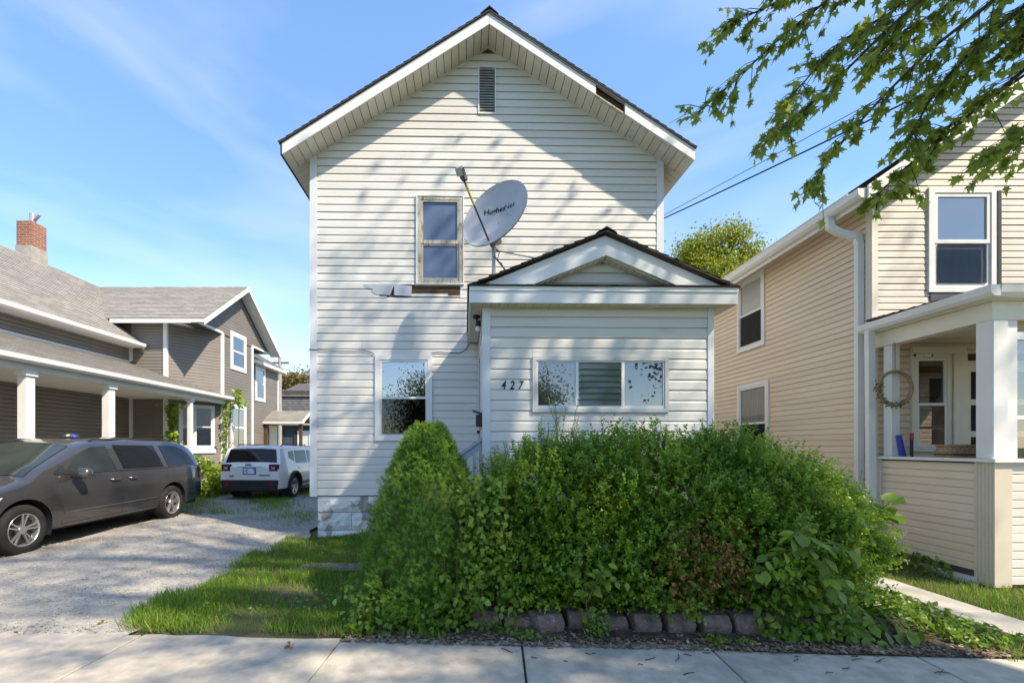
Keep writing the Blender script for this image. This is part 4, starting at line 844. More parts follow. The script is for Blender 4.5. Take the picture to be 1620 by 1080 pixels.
# chimney
ch = MB().box(-14.06, -13.6, 13.98, 14.48, 6.8, 8.42)
me = bpy.data.meshes.new('chimney'); me.from_pydata(ch.v, [], ch.f); uvl = me.uv_layers.new(name='UVMap')
for p in me.polygons:
    for li in p.loop_indices:
        v = me.vertices[me.loops[li].vertex_index].co; uvl.data[li].uv = ((v.x if abs(p.normal.y) > .5 else v.y), v.z)
cho = put(link('chimney', me, 'chimney_brick', lh), lh)
MB().box(-14.08, -13.58, 13.96, 14.50, 7.0, 7.66).build('chimney_base', 'cement', cho)
MB().tube([(-13.82, 14.25, 8.42), (-13.82, 14.25, 8.76)], .08, 10).bar((-13.82, 14.25, 8.5), (-13.55, 14.2, 8.7), .08, .05).build('chimney_pot', 'galvanized', cho)
# side porch
MB().box(AX, -8.55, 3.8, 16.0, -.02, .42).build('porch_deck', 'old_concrete', lh)
for y in (5.6, 8.75, 10.72, 13.8, 15.75):
    pw_ = .09 if y < 12 else .06
    p_ = MB().box(-8.61 - pw_, -8.61 + pw_, y - pw_, y + pw_, .42, 2.93).build('porch_post', 'white_paint', lh, bevel=.008)
    MB().box(-8.64 - pw_, -8.58 + pw_, y - pw_ - .03, y + pw_ + .03, 2.84, 2.935).build('post_cap', 'white_paint', p_)
MB().box(-8.71, -8.51, 3.6, 15.95, 2.936, 3.14).build('porch_beam', 'white_paint', lh)
MB().box(AX + .03, -8.711, 3.6, 15.95, 2.98, 3.0).build('porch_ceiling', 'white_paint', lh)
roof_slab('porch_roof', (-8.40, 3.4, 3.17), (-8.40, 16.15, 3.17), (AX + .02, 16.15, 4.10), (AX + .02, 3.4, 4.10), gr, lh)
MB().prism([(-8.30, 3.19), (-8.31, 3.10), (-8.35, 3.06), (-8.42, 3.06), (-8.42, 3.19)], 'y', 3.4, 16.17).build('gutter', 'white_paint', lh)
MB().hexa([(AX + .035, 3.4, 4.08), (AX + .06, 3.4, 4.08), (AX + .06, 14.4, 4.08), (AX + .035, 14.4, 4.08)], [(AX + .035, 3.4, 4.16), (AX + .06, 3.4, 4.16), (AX + .06, 14.4, 4.16), (AX + .035, 14.4, 4.16)]).build('wall_flashing', 'white_paint', lh)
tbox(MB(), T_front(14.383), AX + .06, -9.75, 0, .02, 3.70, 3.73).build('wall_flashing', 'white_paint', lh)
# rear ell and side porch
MB().box(-13.9, -9.4, 19.0, 21.8, 0, 5.02).build('rear_wall', 'sheathing', lh)
elw = (19.5, 20.42, 3.45, 4.95)
siding(lh, T_right(-9.4), 19.0, 21.75, .4, 5.0, SH, GS, holes=[elw], joined='siding')
sash_window(lh, T_right(-9.4), *elw, trim=.11, tm='white_paint', blind=.5, room='grey_room')
MB().box(-9.46, -9.36, 21.72, 21.83, .3, 5.0).build('corner_board', 'white_paint', lh)
roof_slab('rear_roof', (-9.1, 18.8, 5.12), (-9.1, 22.1, 5.12), (-11.6, 22.1, 6.6), (-11.6, 18.8, 6.6), gr, lh)
MB().box(-9.13, -9.08, 18.8, 22.1, 4.98, 5.11).build('eave_fascia', 'white_paint', lh); MB().box(-9.4, -9.131, 18.8, 22.1, 4.99, 5.0).build('eave_soffit', 'white_paint', lh)
sp = roof_slab('entry_roof', (-9.38, 20.2, 2.62), (-7.6, 20.2, 2.62), (-7.6, 21.2, 3.12), (-9.38, 21.2, 3.12), gr, lh)
roof_slab('entry_roof_plane', (-9.38, 22.2, 2.62), (-7.6, 22.2, 2.62), (-7.6, 21.2, 3.12), (-9.38, 21.2, 3.12), gr, sp)
for y0 in (20.18, 22.22): MB().hexa([(-7.62, y0, 2.48), (-7.58, y0, 2.48), (-7.58, 21.2, 2.99), (-7.62, 21.2, 2.99)], [(-7.62, y0, 2.62), (-7.58, y0, 2.62), (-7.58, 21.2, 3.13), (-7.62, 21.2, 3.13)]).build('rake_board', 'white_paint', sp)
MB().box(-9.38, -7.62, 20.18, 20.215, 2.48, 2.60).build('eave_fascia', 'white_paint', sp); MB().box(-9.38, -7.63, 20.22, 22.18, 2.49, 2.51).build('entry_ceiling', 'white_paint', sp)
for x, y in ((-7.75, 20.35), (-7.75, 22.05), (-9.3, 20.35)): MB().box(x - .06, x + .06, y - .06, y + .06, .5, 2.48).build('entry_post', 'brown_deck', lh)
MB().box(-9.38, -7.6, 20.2, 22.2, .35, .62).build('entry_deck', 'brown_deck', lh)
ed = MB().box(-9.395, -9.33, 20.75, 21.55, .62, 2.45).build('entry_door', 'cream_door', lh)
rl = MB().box(-9.3, -7.68, 20.28, 20.36, 1.42, 1.50).build('deck_rail', 'brown_deck', lh); MB().box(-7.72, -7.64, 20.28, 22.1, 1.42, 1.50).build('deck_rail', 'brown_deck', lh)
for k in range(13): MB().box(-9.28 + k * .13, -9.24 + k * .13, 20.30, 20.34, .6, 1.42).build('deck_baluster', 'brown_deck', rl)
for k in range(14): MB().box(-7.70, -7.66, 20.34 + k * .13, 20.38 + k * .13, .6, 1.42).build('deck_baluster', 'brown_deck', rl)

# ------------------------------------------------------------------ the dark house in the far left background
fh = thing('dark_house', 'dark slate shingled house in the gap behind the white car', 'house', (-11.5, 34, 0))
MB().box(-16, -5.5, 32.05, 40, 0, 5.4).build('wall', 'sheathing', fh)
siding(fh, T_front(32.05), -16, -5.5, 0, 3.0, .15, 'navy_siding', joined='siding')
roof_slab('lower_roof', (-16.3, 31.6, 2.95), (-5.2, 31.6, 2.95), (-5.2, 31.95, 5.0), (-16.3, 31.95, 5.0), 'slate_shingle', fh, course=.18)
roof_slab('upper_roof', (-14.2, 31.8, 4.95), (-5.2, 31.8, 4.95), (-5.2, 34.4, 6.2), (-13.2, 34.4, 6.2), 'slate_shingle', fh, course=.18)
fwn = frame(MB(), T_front(32.0), -12.4, -11.5, 1.3, 2.55, .09, 0, .06).build('window', 'white_paint', fh)
tbox(MB(), T_front(32.0), -12.3, -11.6, .005, .01, 1.4, 2.45).build('pane', 'blind', fwn)
for x in (-12.66, -11.48): tbox(MB(), T_front(32.0), x, x + .24, 0, .05, 1.25, 2.6).build('shutter', 'charcoal', fh)
tbox(MB(), T_front(32.0), -13.9, -13.4, 0, .05, .4, 2.6).build('dark_panel', 'charcoal', fh)
pl = thing('utility_pole', 'thin grey utility pole beyond the grey house roof', 'pole', (-11.9, 28, 0))
MB().tube([(-11.95, 28, 0), (-11.95, 28, 7.0)], [.13, .10], 10).build('pole', 'cement', pl); MB().bar((-12.5, 28, 6.6), (-11.4, 28, 6.6), .09, .11).build('crossarm', 'pole_wood', pl)
# ------------------------------------------------------------------ street pole behind the camera and the service wires
up = thing('utility_pole', 'tall wooden street pole carrying the service wires', 'pole', (8.3, -2.0, 0))
MB().tube([(8.3, -2, 0), (8.3, -2, 4.5), (8.3, -2, 9)], [.16, .145, .12], 12).build('pole', 'pole_wood', up)
MB().bar((7.3, -2.1, 8.3), (9.3, -1.9, 8.3), .10, .12).build('crossarm', 'pole_wood', up)
A = pix(1049, 346, 8.2); B = Vector((8.3, -1.9, 5.3))
def span(a, b, sag, n=24): return [a.lerp(b, i / n) - Vector((0, 0, 4 * sag * (i / n) * (1 - i / n))) for i in range(n + 1)]
cable('service_wire', span(A, B, .14, 30), .011, 'thick black overhead wire from the white house to upper right')
cable('service_wire', span(pix(1049, 341, 8.5), B + Vector((0, .1, .25)), .02, 30), .005, 'thin overhead wire above the thick black one')
cable('street_wire', span(Vector((-30, -2.1, 8.3)), Vector((8.3, -2, 8.3)), .5), .012, 'upper power line along the street')
cable('street_wire', span(Vector((-30, -2.1, 6.6)), Vector((8.3, -2, 6.6)), .5), .014, 'lower power line along the street')
# ------------------------------------------------------------------ vehicles
MATS['van_paint'].node_tree.nodes['Principled BSDF'].inputs['Base Color'].default_value = (.066, .061, .059, 1)
mat('tint_glass', (0.008, 0.009, 0.010), None, rough=0.03, spec=0.4)
mat('clear_tint', (0.03, 0.042, 0.040), (0.018, 0.026, 0.025), 2.0, 0.03, 0.45)
def interp(tab):
    xs = [a for a, b in tab]; ys = [b for a, b in tab]
    return lambda y: float(np.interp(y, xs, ys))
class Car:
    def __init__(s, root, L, W, top, belt, sill, axles, wr, tumble, crown, paint, taper=((0, .86), (.12, .93), (.5, .985), (1.0, 1.0))):
        s.root = root; s.L = L; s.W = W; s.top = interp(top); s.belt0 = interp(belt); s.sill = interp(sill); s.axles = axles; s.wr = wr; s.tumble = tumble; s.crown = interp(crown)
        s.tap = interp(taper); s.paint = paint
    def hw(s, y): return s.W / 2 * min(s.tap(min(y, 9)), s.tap_end(y))
    def tap_end(s, y): return float(np.interp(s.L - y, [0, .08, .4, 1.2], [.90, .955, .99, 1.0]))
    def belt(s, y): return min(s.belt0(y), s.top(y) - s.crown(y) - .01)
    def zbot(s, y):
        z = s.sill(y)
        for a in s.axles:
            r = s.wr + .075
            if abs(y - a) < r: z = max(z, s.wr + math.sqrt(r * r - (y - a) ** 2))
        return z
    def x(s, y, z):
        b = s.belt(y); h = s.hw(y)
        if z <= b:
            t = (z - .2) / max(b - .2, .1); return h * float(np.interp(t, [0, .12, .35, .62, .85, 1], [.93, .965, .99, 1.0, .985, .955]))
        return h * .955 - s.tumble * (z - b) - .12 * s.tumble * (z - b) ** 2
    def edge(s, y): return s.top(y) - s.crown(y)
    def roof(s, x, y):
        xe = s.x(y, s.edge(y)); f = min(1, abs(x) / max(xe, .01)); return s.edge(y) + s.crown(y) * (1 - f ** 2.6) ** (1 / 1.6)
    def body(s):
        ys = sorted(set(list(np.linspace(0, s.L, 74)) + [a + k * (s.wr + .075) * math.cos(t) for a in s.axles for k in (-1, 1) for t in (0.001, .2, .4, .7, 1.0, 1.3)]))
        rows = []
        for y in ys:
            r = []; zb, be, ed = s.zbot(y), s.belt(y), s.edge(y); zb = min(zb, be - .02)
            for t in np.linspace(0, 1, 9): z = zb + (be - zb) * t; r.append((s.x(y, z), y, z))
            for t in np.linspace(0, 1, 5)[1:]: z = be + (ed - be) * t; r.append((s.x(y, z), y, z))
            xe = s.x(y, ed)
            for t in (.04, .10, .2, .4, .65, .9): xx = xe * (1 - t); r.append((xx, y, s.roof(xx, y)))
            r.append((0, y, s.top(y)))
            rows.append(r + [(-a, b, c) for a, b, c in r[-2::-1]])
        V = np.array(rows); o = grid_mesh('body', V, s.paint, s.root, flip=False)
        n = V.shape[1]; bm = bmesh.new(); bm.from_mesh(o.data); bm.verts.ensure_lookup_table()
        for base in (0, (len(rows) - 1) * n):
            try:
                f = bm.faces.new([bm.verts[base + k] for k in range(n)])
            except ValueError: pass
        bmesh.ops.recalc_face_normals(bm, faces=bm.faces)
        for e in bm.edges:
            if len(e.link_faces) == 2 and e.calc_face_angle(0) > math.radians(42): e.smooth = False
        bm.to_mesh(o.data); bm.free(); o.data.polygons.foreach_set('use_smooth', [True] * len(o.data.polygons))
        MB().box(-s.W / 2 + .16, s.W / 2 - .16, .12, s.L - .12, .24, .62).build('underbody', 'black_plastic', s.root)
        for a in s.axles:
            for sd in (-1, 1):
                r = s.wr + .072; pts = []
                mb = MB(); n_ = 20
                for xx in (s.W / 2 * .975, s.W / 2 - .34): pts.append([(sd * xx, a + r * math.cos(t), s.wr + r * math.sin(t)) for t in np.linspace(-.35, math.pi + .35, n_)])
                grid_mesh('wheel_well', np.array(pts), 'black_plastic', s.root)
                MB().add([(sd * (s.W / 2 - .335), a + r * math.cos(t), s.wr + r * math.sin(t)) for t in np.linspace(0, 2 * math.pi, 24)[:-1]], [tuple(range(23))]).build('wheel_well_back', 'black_plastic', s.root, fix=False)
        return o
    def side(s, nm, poly, m, sd=1, off=.006, parent=None, sub=6):
        """panel following the flank; poly in (y,z)"""
        pts = []
        for i in range(len(poly)):
            a, b = poly[i], poly[(i + 1) % len(poly)]
            for t in range(sub): pts.append((a[0] + (b[0] - a[0]) * t / sub, a[1] + (b[1] - a[1]) * t / sub))
        cy = sum(p[0] for p in pts) / len(pts); cz = sum(p[1] for p in pts) / len(pts); rings = []
        for f in (1, .66, .33, .02): rings.append([(sd * (s.x(cy + (p[0] - cy) * f, cz + (p[1] - cz) * f) + (off if f < 1 else off)), cy + (p[0] - cy) * f, cz + (p[1] - cz) * f) for p in pts])
        o = grid_mesh(nm, np.array(rings), m, parent or s.root, closed=True)
        return o
    def stripe(s, nm, pts, w, m, sd=1, off=.003):
        return MB().tube([(sd * (s.x(y, z) + off), y, z) for y, z in pts], w, 5).build(nm, m, s.root)
    def topgrid(s, nm, y0, y1, x0, x1, m, off=.006, inset=0.0):
        ys = np.linspace(y0, y1, 10); V = []
        for y in ys:
            k = (y - y0) / (y1 - y0); r = []
            a = x0 + (x1 - x0) * k
            for f in np.linspace(-1, 1, 15): r.append((a * f, y, s.roof(a * f, y)))
            V.append(r)
        V = np.array(V); N = np.cross(V[-1, 7] - V[0, 7], np.array([1.0, 0, 0])); N = N / np.linalg.norm(N); N = N if N[2] > 0 or abs(N[2]) < .2 and N[1] > 0 else -N
        return grid_mesh(nm, V + N * off, m, s.root)
    def wheel(s, a, sd, spokes, spoke_m, label=None):
        wr = s.wr; cx = sd * (s.W / 2 - .115)
        def lathe(prof, n=40): return np.array([[(cx + sd * px, a + pr * math.cos(t), wr + pr * math.sin(t)) for t in np.linspace(0, 2 * math.pi, n + 1)[:-1]] for px, pr in prof])
        w = grid_mesh('wheel', lathe([(-.10, wr * .62), (-.11, wr * .8), (-.10, wr * .94), (-.075, wr), (.06, wr), (.085, wr * .97), (.10, wr * .90), (.105, wr * .8), (.097, wr * .68), (.09, wr * .655), (.06, wr * .64)]), 'tyre', s.root, closed=True)
        grid_mesh('rim', lathe([(.086, wr * .66), (.094, wr * .655), (.094, wr * .63), (.075, wr * .61), (-.06, wr * .58)]), 'alloy', w, closed=True)
        MB().add([(cx + sd * .015, a + wr * .6 * math.cos(t), wr + wr * .6 * math.sin(t)) for t in np.linspace(0, 2 * math.pi, 25)[:-1]], [tuple(range(24))]).build('brake_disc', 'dark_alloy', w, fix=False)
        for k in range(spokes):
            t = 2 * math.pi * k / spokes + .2
            for dt in (-.13, .13):
                p0 = Vector((cx + sd * .055, a + wr * .13 * math.cos(t + dt * 1.6), wr + wr * .13 * math.sin(t + dt * 1.6))); p1 = Vector((cx + sd * .080, a + wr * .63 * math.cos(t + dt * 1.25), wr + wr * .63 * math.sin(t + dt * 1.25)))
                MB().bar(p0, p1, .020, .020, up=(1, 0, 0)).build('spoke', spoke_m, w)
        MB().tube([(cx + sd * .02, a, wr), (cx + sd * .075, a, wr)], [wr * .2, wr * .16], 14).build('hub_cap', spoke_m, w)
# ---- grey minivan on the gravel, nose towards the street
vr = thing('minivan', 'dark grey minivan parked on the gravel driveway beside the grey house', 'car', (-7.16, 5.28, 0), world_coords=False)
van = Car(vr, 5.15, 2.0, [(0, .66), (.10, .80), (.35, .90), (.95, 1.03), (1.08, 1.06), (1.30, 1.20), (2.05, 1.555), (2.35, 1.625), (3.2, 1.68), (4.3, 1.665), (4.7, 1.62), (4.92, 1.53), (5.06, 1.22), (5.15, .98)],
          [(0, .62), (.9, .98), (1.4, 1.06), (5.0, 1.07), (5.15, 1.0)], [(0, .24), (.4, .24), (.6, .28), (4.6, .30), (4.8, .34), (5.15, .36)], (.98, 4.06), .345, .42, [(0, .10), (.9, .10), (1.2, .07), (2.0, .10), (4.8, .10), (5.15, .06)], 'van_paint')
van.body()
for sd in (1, -1):
    van.side('side_window', [(1.66, 1.105), (2.64, 1.095), (2.60, 1.50), (2.30, 1.485), (2.05, 1.40), (1.83, 1.25)], 'clear_tint', sd)
    van.side('side_window', [(2.80, 1.095), (3.83, 1.09), (3.78, 1.51), (2.76, 1.515)], 'tint_glass', sd)
    van.side('side_window', [(3.97, 1.09), (4.90, 1.09), (4.76, 1.33), (4.58, 1.45), (4.40, 1.50), (3.92, 1.51)], 'tint_glass', sd)
    van.side('window_pillar', [(1.44, 1.09), (1.64, 1.09), (1.64, 1.20), (1.60, 1.20)], 'black_plastic', sd)
    van.stripe('window_trim', [(1.45, 1.078), (2.7, 1.073), (3.9, 1.068), (4.95, 1.066)], .010, 'chrome' if False else 'black_plastic', sd)
    for y, z1 in ((1.55, 1.06), (2.72, 1.06), (3.90, 1.06)): van.stripe('door_seam', [(y, .34), (y, .6), (y, .9), (y + .01, z1)], .0045, 'black_metal', sd, off=-.001)
    van.stripe('door_seam', [(1.55, .335), (2.6, .34), (3.55, .345)], .0045, 'black_metal', sd, off=-.001)
    van.stripe('side_moulding', [(1.58, .50), (2.7, .505), (3.6, .51)], .014, 'van_paint', sd, off=.0)
    van.stripe('slide_track', [(3.92, .985), (4.95, .985)], .006, 'black_metal', sd, off=-.001)
    for y in (2.45, 2.86):
        MB().tube([(sd * (van.x(y + d, .93) + o), y + d, .93) for d, o in ((0, .0), (.03, .028), (.10, .034), (.17, .028), (.20, 0))], .014, 7).build('door_handle', 'van_paint', vr)
    mr = MB().hexa([(sd * 1.0, 1.66, .99), (sd * 1.24, 1.70, .99), (sd * 1.24, 1.86, 1.0), (sd * 1.0, 1.82, 1.0)], [(sd * 1.01, 1.68, 1.17), (sd * 1.22, 1.72, 1.165), (sd * 1.22, 1.84, 1.16), (sd * 1.01, 1.80, 1.16)]).build('mirror', 'van_paint', vr, bevel=.04, smooth=True)
    MB().bar((sd * .93, 1.74, 1.05), (sd * 1.03, 1.75, 1.06), .08, .05).build('mirror_arm', 'black_plastic', mr)
    van.side('tail_light', [(4.95, .80), (5.10, .78), (5.08, 1.04), (4.97, 1.06)], 'red_lamp', sd, off=.012)
    MB().tube([(sd * (van.x(y, van.edge(y)) - .10), y, van.roof(van.x(y, van.edge(y)) - .10, y) + o) for y, o in ((2.4, .0), (2.5, .03), (4.4, .03), (4.5, 0))], .014, 6).build('roof_rail', 'black_plastic', vr)
    for a in van.axles: van.wheel(a, sd, 5, 'alloy' if True else '')
    van.side('headlight', [(.12, .66), (.55, .70), (.70, .82), (.25, .78)], 'clear_lamp', sd, off=.01)
van.topgrid('windshield', 1.14, 2.03, .80, .64, 'clear_tint', off=.008)
van.topgrid('rear_window', 4.96, 5.06, .62, .70, 'tint_glass', off=.008)
MB().box(-.5, .5, -.01, .05, .42, .60).build('grille', 'black_plastic', vr, bevel=.01)
sgn = thing('roof_sign', 'small blue and orange domed lamp on the minivan roof', 'roof lamp', (-7.05, 7.9, 1.67))
c0 = Vector((-7.0, 7.9, 1.655)); V = np.array([[c0 + Vector((.13 * math.cos(e) * math.cos(a), .09 * math.cos(e) * math.sin(a), .055 * math.sin(e))) for a in np.linspace(0, 2 * math.pi, 21)[:-1]] for e in np.linspace(0, 1.5, 6)])
# ---- white compact SUV behind it, tail towards the street
sr = thing('white_suv', 'white compact SUV with black rear bumper parked in front of the deck', 'car', (-5.93, 16.62, 0), world_coords=False, rotz=math.pi - math.radians(2.5))
suv = Car(sr, 4.23, 1.80, [(0, .70), (.08, .84), (.5, .95), (1.0, 1.0), (1.15, 1.03), (1.75, 1.44), (2.0, 1.51), (3.0, 1.53), (3.85, 1.51), (3.99, 1.47), (4.03, 1.41), (4.13, 1.03), (4.18, .98), (4.23, .93)],
          [(0, .62), (1.0, .93), (4.0, .98), (4.23, .92)], [(0, .30), (.5, .30), (4.23, .33)], (.80, 3.37), .335, .20, [(0, .08), (1.0, .06), (1.8, .05), (3.9, .05), (4.23, .03)], 'white_car_paint', taper=((0, .88), (.2, .96), (.6, 1.0)))
suv.body()
for sd in (1, -1):
    suv.side('side_window', [(1.50, 1.0), (2.36, 1.0), (2.36, 1.37), (1.98, 1.35)], 'clear_tint', sd); suv.side('side_window', [(2.45, 1.0), (3.25, 1.01), (3.22, 1.37), (2.45, 1.375)], 'tint_glass', sd)
    suv.side('side_window', [(3.32, 1.06), (3.62, 1.16), (3.62, 1.34), (3.30, 1.37)], 'tint_glass', sd)
    for y in (1.3, 2.40, 3.22): suv.stripe('door_seam', [(y, .40), (y, .7), (y, .96)], .0045, 'black_metal', sd, off=-.001)
    suv.stripe('sill_cladding', [(1.25, .42), (2.1, .42), (2.95, .42)], .075, 'black_plastic', sd, off=-.05)
    for y in (2.12, 2.98): MB().tube([(sd * (suv.x(y + d, .86) + o), y + d, .86) for d, o in ((0, .0), (.03, .026), (.15, .026), (.18, 0))], .012, 7).build('door_handle', 'white_car_paint', sr)
    for a in suv.axles:
        suv.wheel(a, sd, 5, 'alloy'); r = .335 + .085
        MB().tube([(sd * (suv.x(a + r * math.cos(t), max(.35, .335 + r * math.sin(t))) + .002), a + r * math.cos(t), .335 + r * math.sin(t)) for t in np.linspace(-.05, math.pi + .05, 22)], .045, 6).build('arch_cladding', 'black_plastic', sr)
    mr = MB().box(sd * .90 if sd > 0 else -1.08, 1.08 if sd > 0 else -.90, 1.52, 1.66, .96, 1.12).build('mirror', 'black_plastic', sr, bevel=.03)
    tl = MB().box(sd * .52 if sd > 0 else -.80, .80 if sd > 0 else sd * .52, 4.08, 4.232, .79, 1.0).build('tail_light', 'black_plastic', sr, bevel=.025)
    MB().box(min(sd * .555, sd * .765), max(sd * .555, sd * .765), 4.23, 4.238, .825, .965).build('red_lens', 'dark_red', tl, bevel=.003)
    cx_ = sd * .66
    for dz in (-1, 1): MB().bar((cx_ - .055, 4.242, .895 - dz * .035), (cx_ + .055, 4.242, .895 + dz * .035), .008, .018, up=(0, 0, 1)).build('cross_mark', 'clear_lamp', tl)
    MB().tube([(sd * .62, y, suv.roof(.62, y) + o) for y, o in ((2.0, .0), (2.12, .045), (3.6, .045), (3.75, 0))], .016, 6).build('roof_rail', 'black_plastic', sr)
    MB().tube([(sd * .62, 4.25, .44), (sd * .62, 4.285, .44)], .05, 12).build('reflector', 'red_lamp', sr)
suv.topgrid('windshield', 1.2, 1.74, .72, .60, 'tint_glass', off=.006)
suv.topgrid('rear_window', 4.022, 4.126, .64, .72, 'tint_glass', off=.010)
MB().hexa([(-.84, 4.02, .25), (.84, 4.02, .25), (.76, 4.27, .27), (-.76, 4.27, .27)], [(-.885, 3.95, .60), (.885, 3.95, .60), (.80, 4.265, .57), (-.80, 4.265, .57)]).build('rear_bumper', 'black_plastic', sr, bevel=.03)
MB().box(-.45, .45, 4.262, 4.278, .50, .53).build('bumper_slot', 'black_metal', sr)
pl_ = MB().box(-.17, .17, 4.231, 4.240, .74, .90).build('license_plate', 'plate_white', sr)
frame(MB(), lambda u, d, z: (u, 4.240 + d, z), -.18, .18, .73, .91, .014, 0, .008).build('plate_frame', 'black_plastic', pl_)
MB().box(-.34, .34, 4.21, 4.245, .925, .955).build('tailgate_handle', 'white_car_paint', sr, bevel=.006)
Mr = Matrix.Rotation(math.pi, 4, 'Z') @ Matrix.Rotation(math.radians(90), 4, 'X')
for s_, x_, z_, sz in (('Jeep', .02, .965, .10), ('4x4', .50, .66, .075), ('RENEGADE', -.42, .68, .06)):
    text_mesh('badge', s_, sz, 'black_metal', sr, Matrix.Translation((x_, 4.2345 if z_ < .9 else 4.250, z_)) @ Mr, depth=.003, bold=True)
MB().tube([(.05, 4.14, 1.06), (.30, 4.135, 1.09)], .012, 6).build('wiper', 'black_metal', sr)
grid_mesh('dome', V, 'blue_plastic', sgn, closed=True)
MB().tube([c0 + Vector((.03, -.08, .02)), c0 + Vector((.03, -.095, .028))], .025, 10).build('emblem', 'yellow_tape', sgn)
MB().box(c0.x - .12, c0.x + .12, c0.y - .09, c0.y + .09, c0.z - .02, c0.z + .005).build('base', 'black_plastic', sgn)
# ------------------------------------------------------------------ plants
def sprigs(P, A, L, k, spread, jit=.25):
    """k leaves along each sprig: positions, directions"""
    n = len(P); t = np.tile(np.linspace(.15, 1, k), (n, 1))
    pos = P[:, None] + A[:, None] * (L[:, None, None] * t[..., None])
    side = unit(np.cross(A, rdir(n))); other = np.cross(A, side)
    ph = np.tile(np.arange(k) * 2.4, (n, 1)) + RNG.random((n, 1)) * 6
    d = A[:, None] * (1 - spread) + (side[:, None] * np.cos(ph)[..., None] + other[:, None] * np.sin(ph)[..., None]) * spread
    d = d + RNG.normal(size=d.shape) * jit
    return pos.reshape(-1, 3), unit(d.reshape(-1, 3))
def up_normals(D, k=.8): return unit(np.array([0, 0, 1.0]) * k + RNG.normal(size=D.shape) * .45)
# ---- the big boxwood in front of the porch: lumps on which short leafy sprigs stand
bush = thing('boxwood_bush', 'large rounded boxwood hedge in front of the porch window', 'bush', (1.9, 4.5, 0))
lumps = [(.45, 4.45, .62, .62, .62, .62), (.75, 4.35, .95, .60, .55, .52), (1.15, 4.5, .98, .62, .62, .58), (1.75, 4.42, .92, .72, .70, .66), (2.35, 4.5, .95, .66, .66, .64), (2.9, 4.5, .84, .60, .64, .58), (3.2, 4.55, .64, .54, .60, .52),
         (.95, 4.2, .5, .65, .55, .50), (1.6, 4.15, .5, .75, .58, .52), (2.3, 4.15, .52, .70, .58, .52), (2.95, 4.25, .50, .62, .55, .52), (3.28, 4.4, .58, .46, .5, .46), (.25, 4.5, .40, .45, .45, .42), (.6, 4.2, .4, .5, .5, .42)]
def on_lumps(n, lumps, shell=(.82, 1.0), zmin=.05):
    Ls = np.array(lumps); w = Ls[:, 3] * Ls[:, 5]; w = w / w.sum(); P = []; A = []
    while sum(map(len, P)) < n:
        i = RNG.choice(len(Ls), n, p=w); d = rdir(n); d[:, 1] -= .25; d = unit(d); r = RNG.uniform(*shell, n)[:, None]
        p = Ls[i, :3] + d * Ls[i, 3:] * r * (1 + .13 * np.sin(7 * d[:, :1] + 3 * i[:, None]) * np.sin(6 * d[:, 2:] + i[:, None]) + .04 * np.sin(17 * d[:, :1] + i[:, None]) * np.sin(15 * d[:, 2:]))
        q = (((p[:, None] - Ls[None, :, :3]) / Ls[None, :, 3:]) ** 2).sum(-1); q[np.arange(n), i] = 9
        ok = (q.min(1) > shell[0] ** 2 * .86) & (p[:, 2] > zmin) & (p[:, 1] < 5.2)
        P.append(p[ok]); A.append(d[ok])
    return np.concatenate(P)[:n], np.concatenate(A)[:n]
P, A = on_lumps(8600, lumps); P = P + A * (.075 * np.sin(11 * P[:, :1] + 2 * np.sin(5 * P[:, 2:])) * np.sin(10.5 * P[:, 2:] + 1.5 * np.sin(6 * P[:, :1])) - .02); A = unit(A * .8 + np.array([0, -.05, .55]) + RNG.normal(size=A.shape) * .35)
brown_c = np.array([1.88, 3.72, .48]); dist = np.linalg.norm((P - brown_c) * np.array([1, .7, 1.2]), axis=1)
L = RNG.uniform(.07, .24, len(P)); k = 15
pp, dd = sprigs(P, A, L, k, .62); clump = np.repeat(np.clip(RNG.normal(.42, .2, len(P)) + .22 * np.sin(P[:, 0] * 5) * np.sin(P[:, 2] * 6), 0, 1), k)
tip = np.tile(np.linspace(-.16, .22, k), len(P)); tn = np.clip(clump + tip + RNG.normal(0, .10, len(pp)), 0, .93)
brownleaf = np.repeat(dist < .34 + RNG.normal(0, .09, len(P)), k) & (RNG.random(len(pp)) < .8)
tn = np.where(RNG.random(len(pp)) < .006, 1.0, tn)
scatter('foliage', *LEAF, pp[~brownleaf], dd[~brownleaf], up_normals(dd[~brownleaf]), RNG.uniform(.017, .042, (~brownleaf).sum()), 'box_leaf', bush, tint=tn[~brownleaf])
scatter('dead_foliage', *LEAF, pp[brownleaf], dd[brownleaf], up_normals(dd[brownleaf]), RNG.uniform(.02, .03, brownleaf.sum()), 'brown_leaf', bush, tint=RNG.random(brownleaf.sum()))
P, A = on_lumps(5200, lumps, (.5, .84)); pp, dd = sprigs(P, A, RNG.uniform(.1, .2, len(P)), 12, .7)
scatter('inner_foliage', *LEAF, pp, dd, rdir(len(pp)), RNG.uniform(.038, .06, len(pp)), 'box_leaf', bush, tint=RNG.uniform(0, .45, len(pp)))
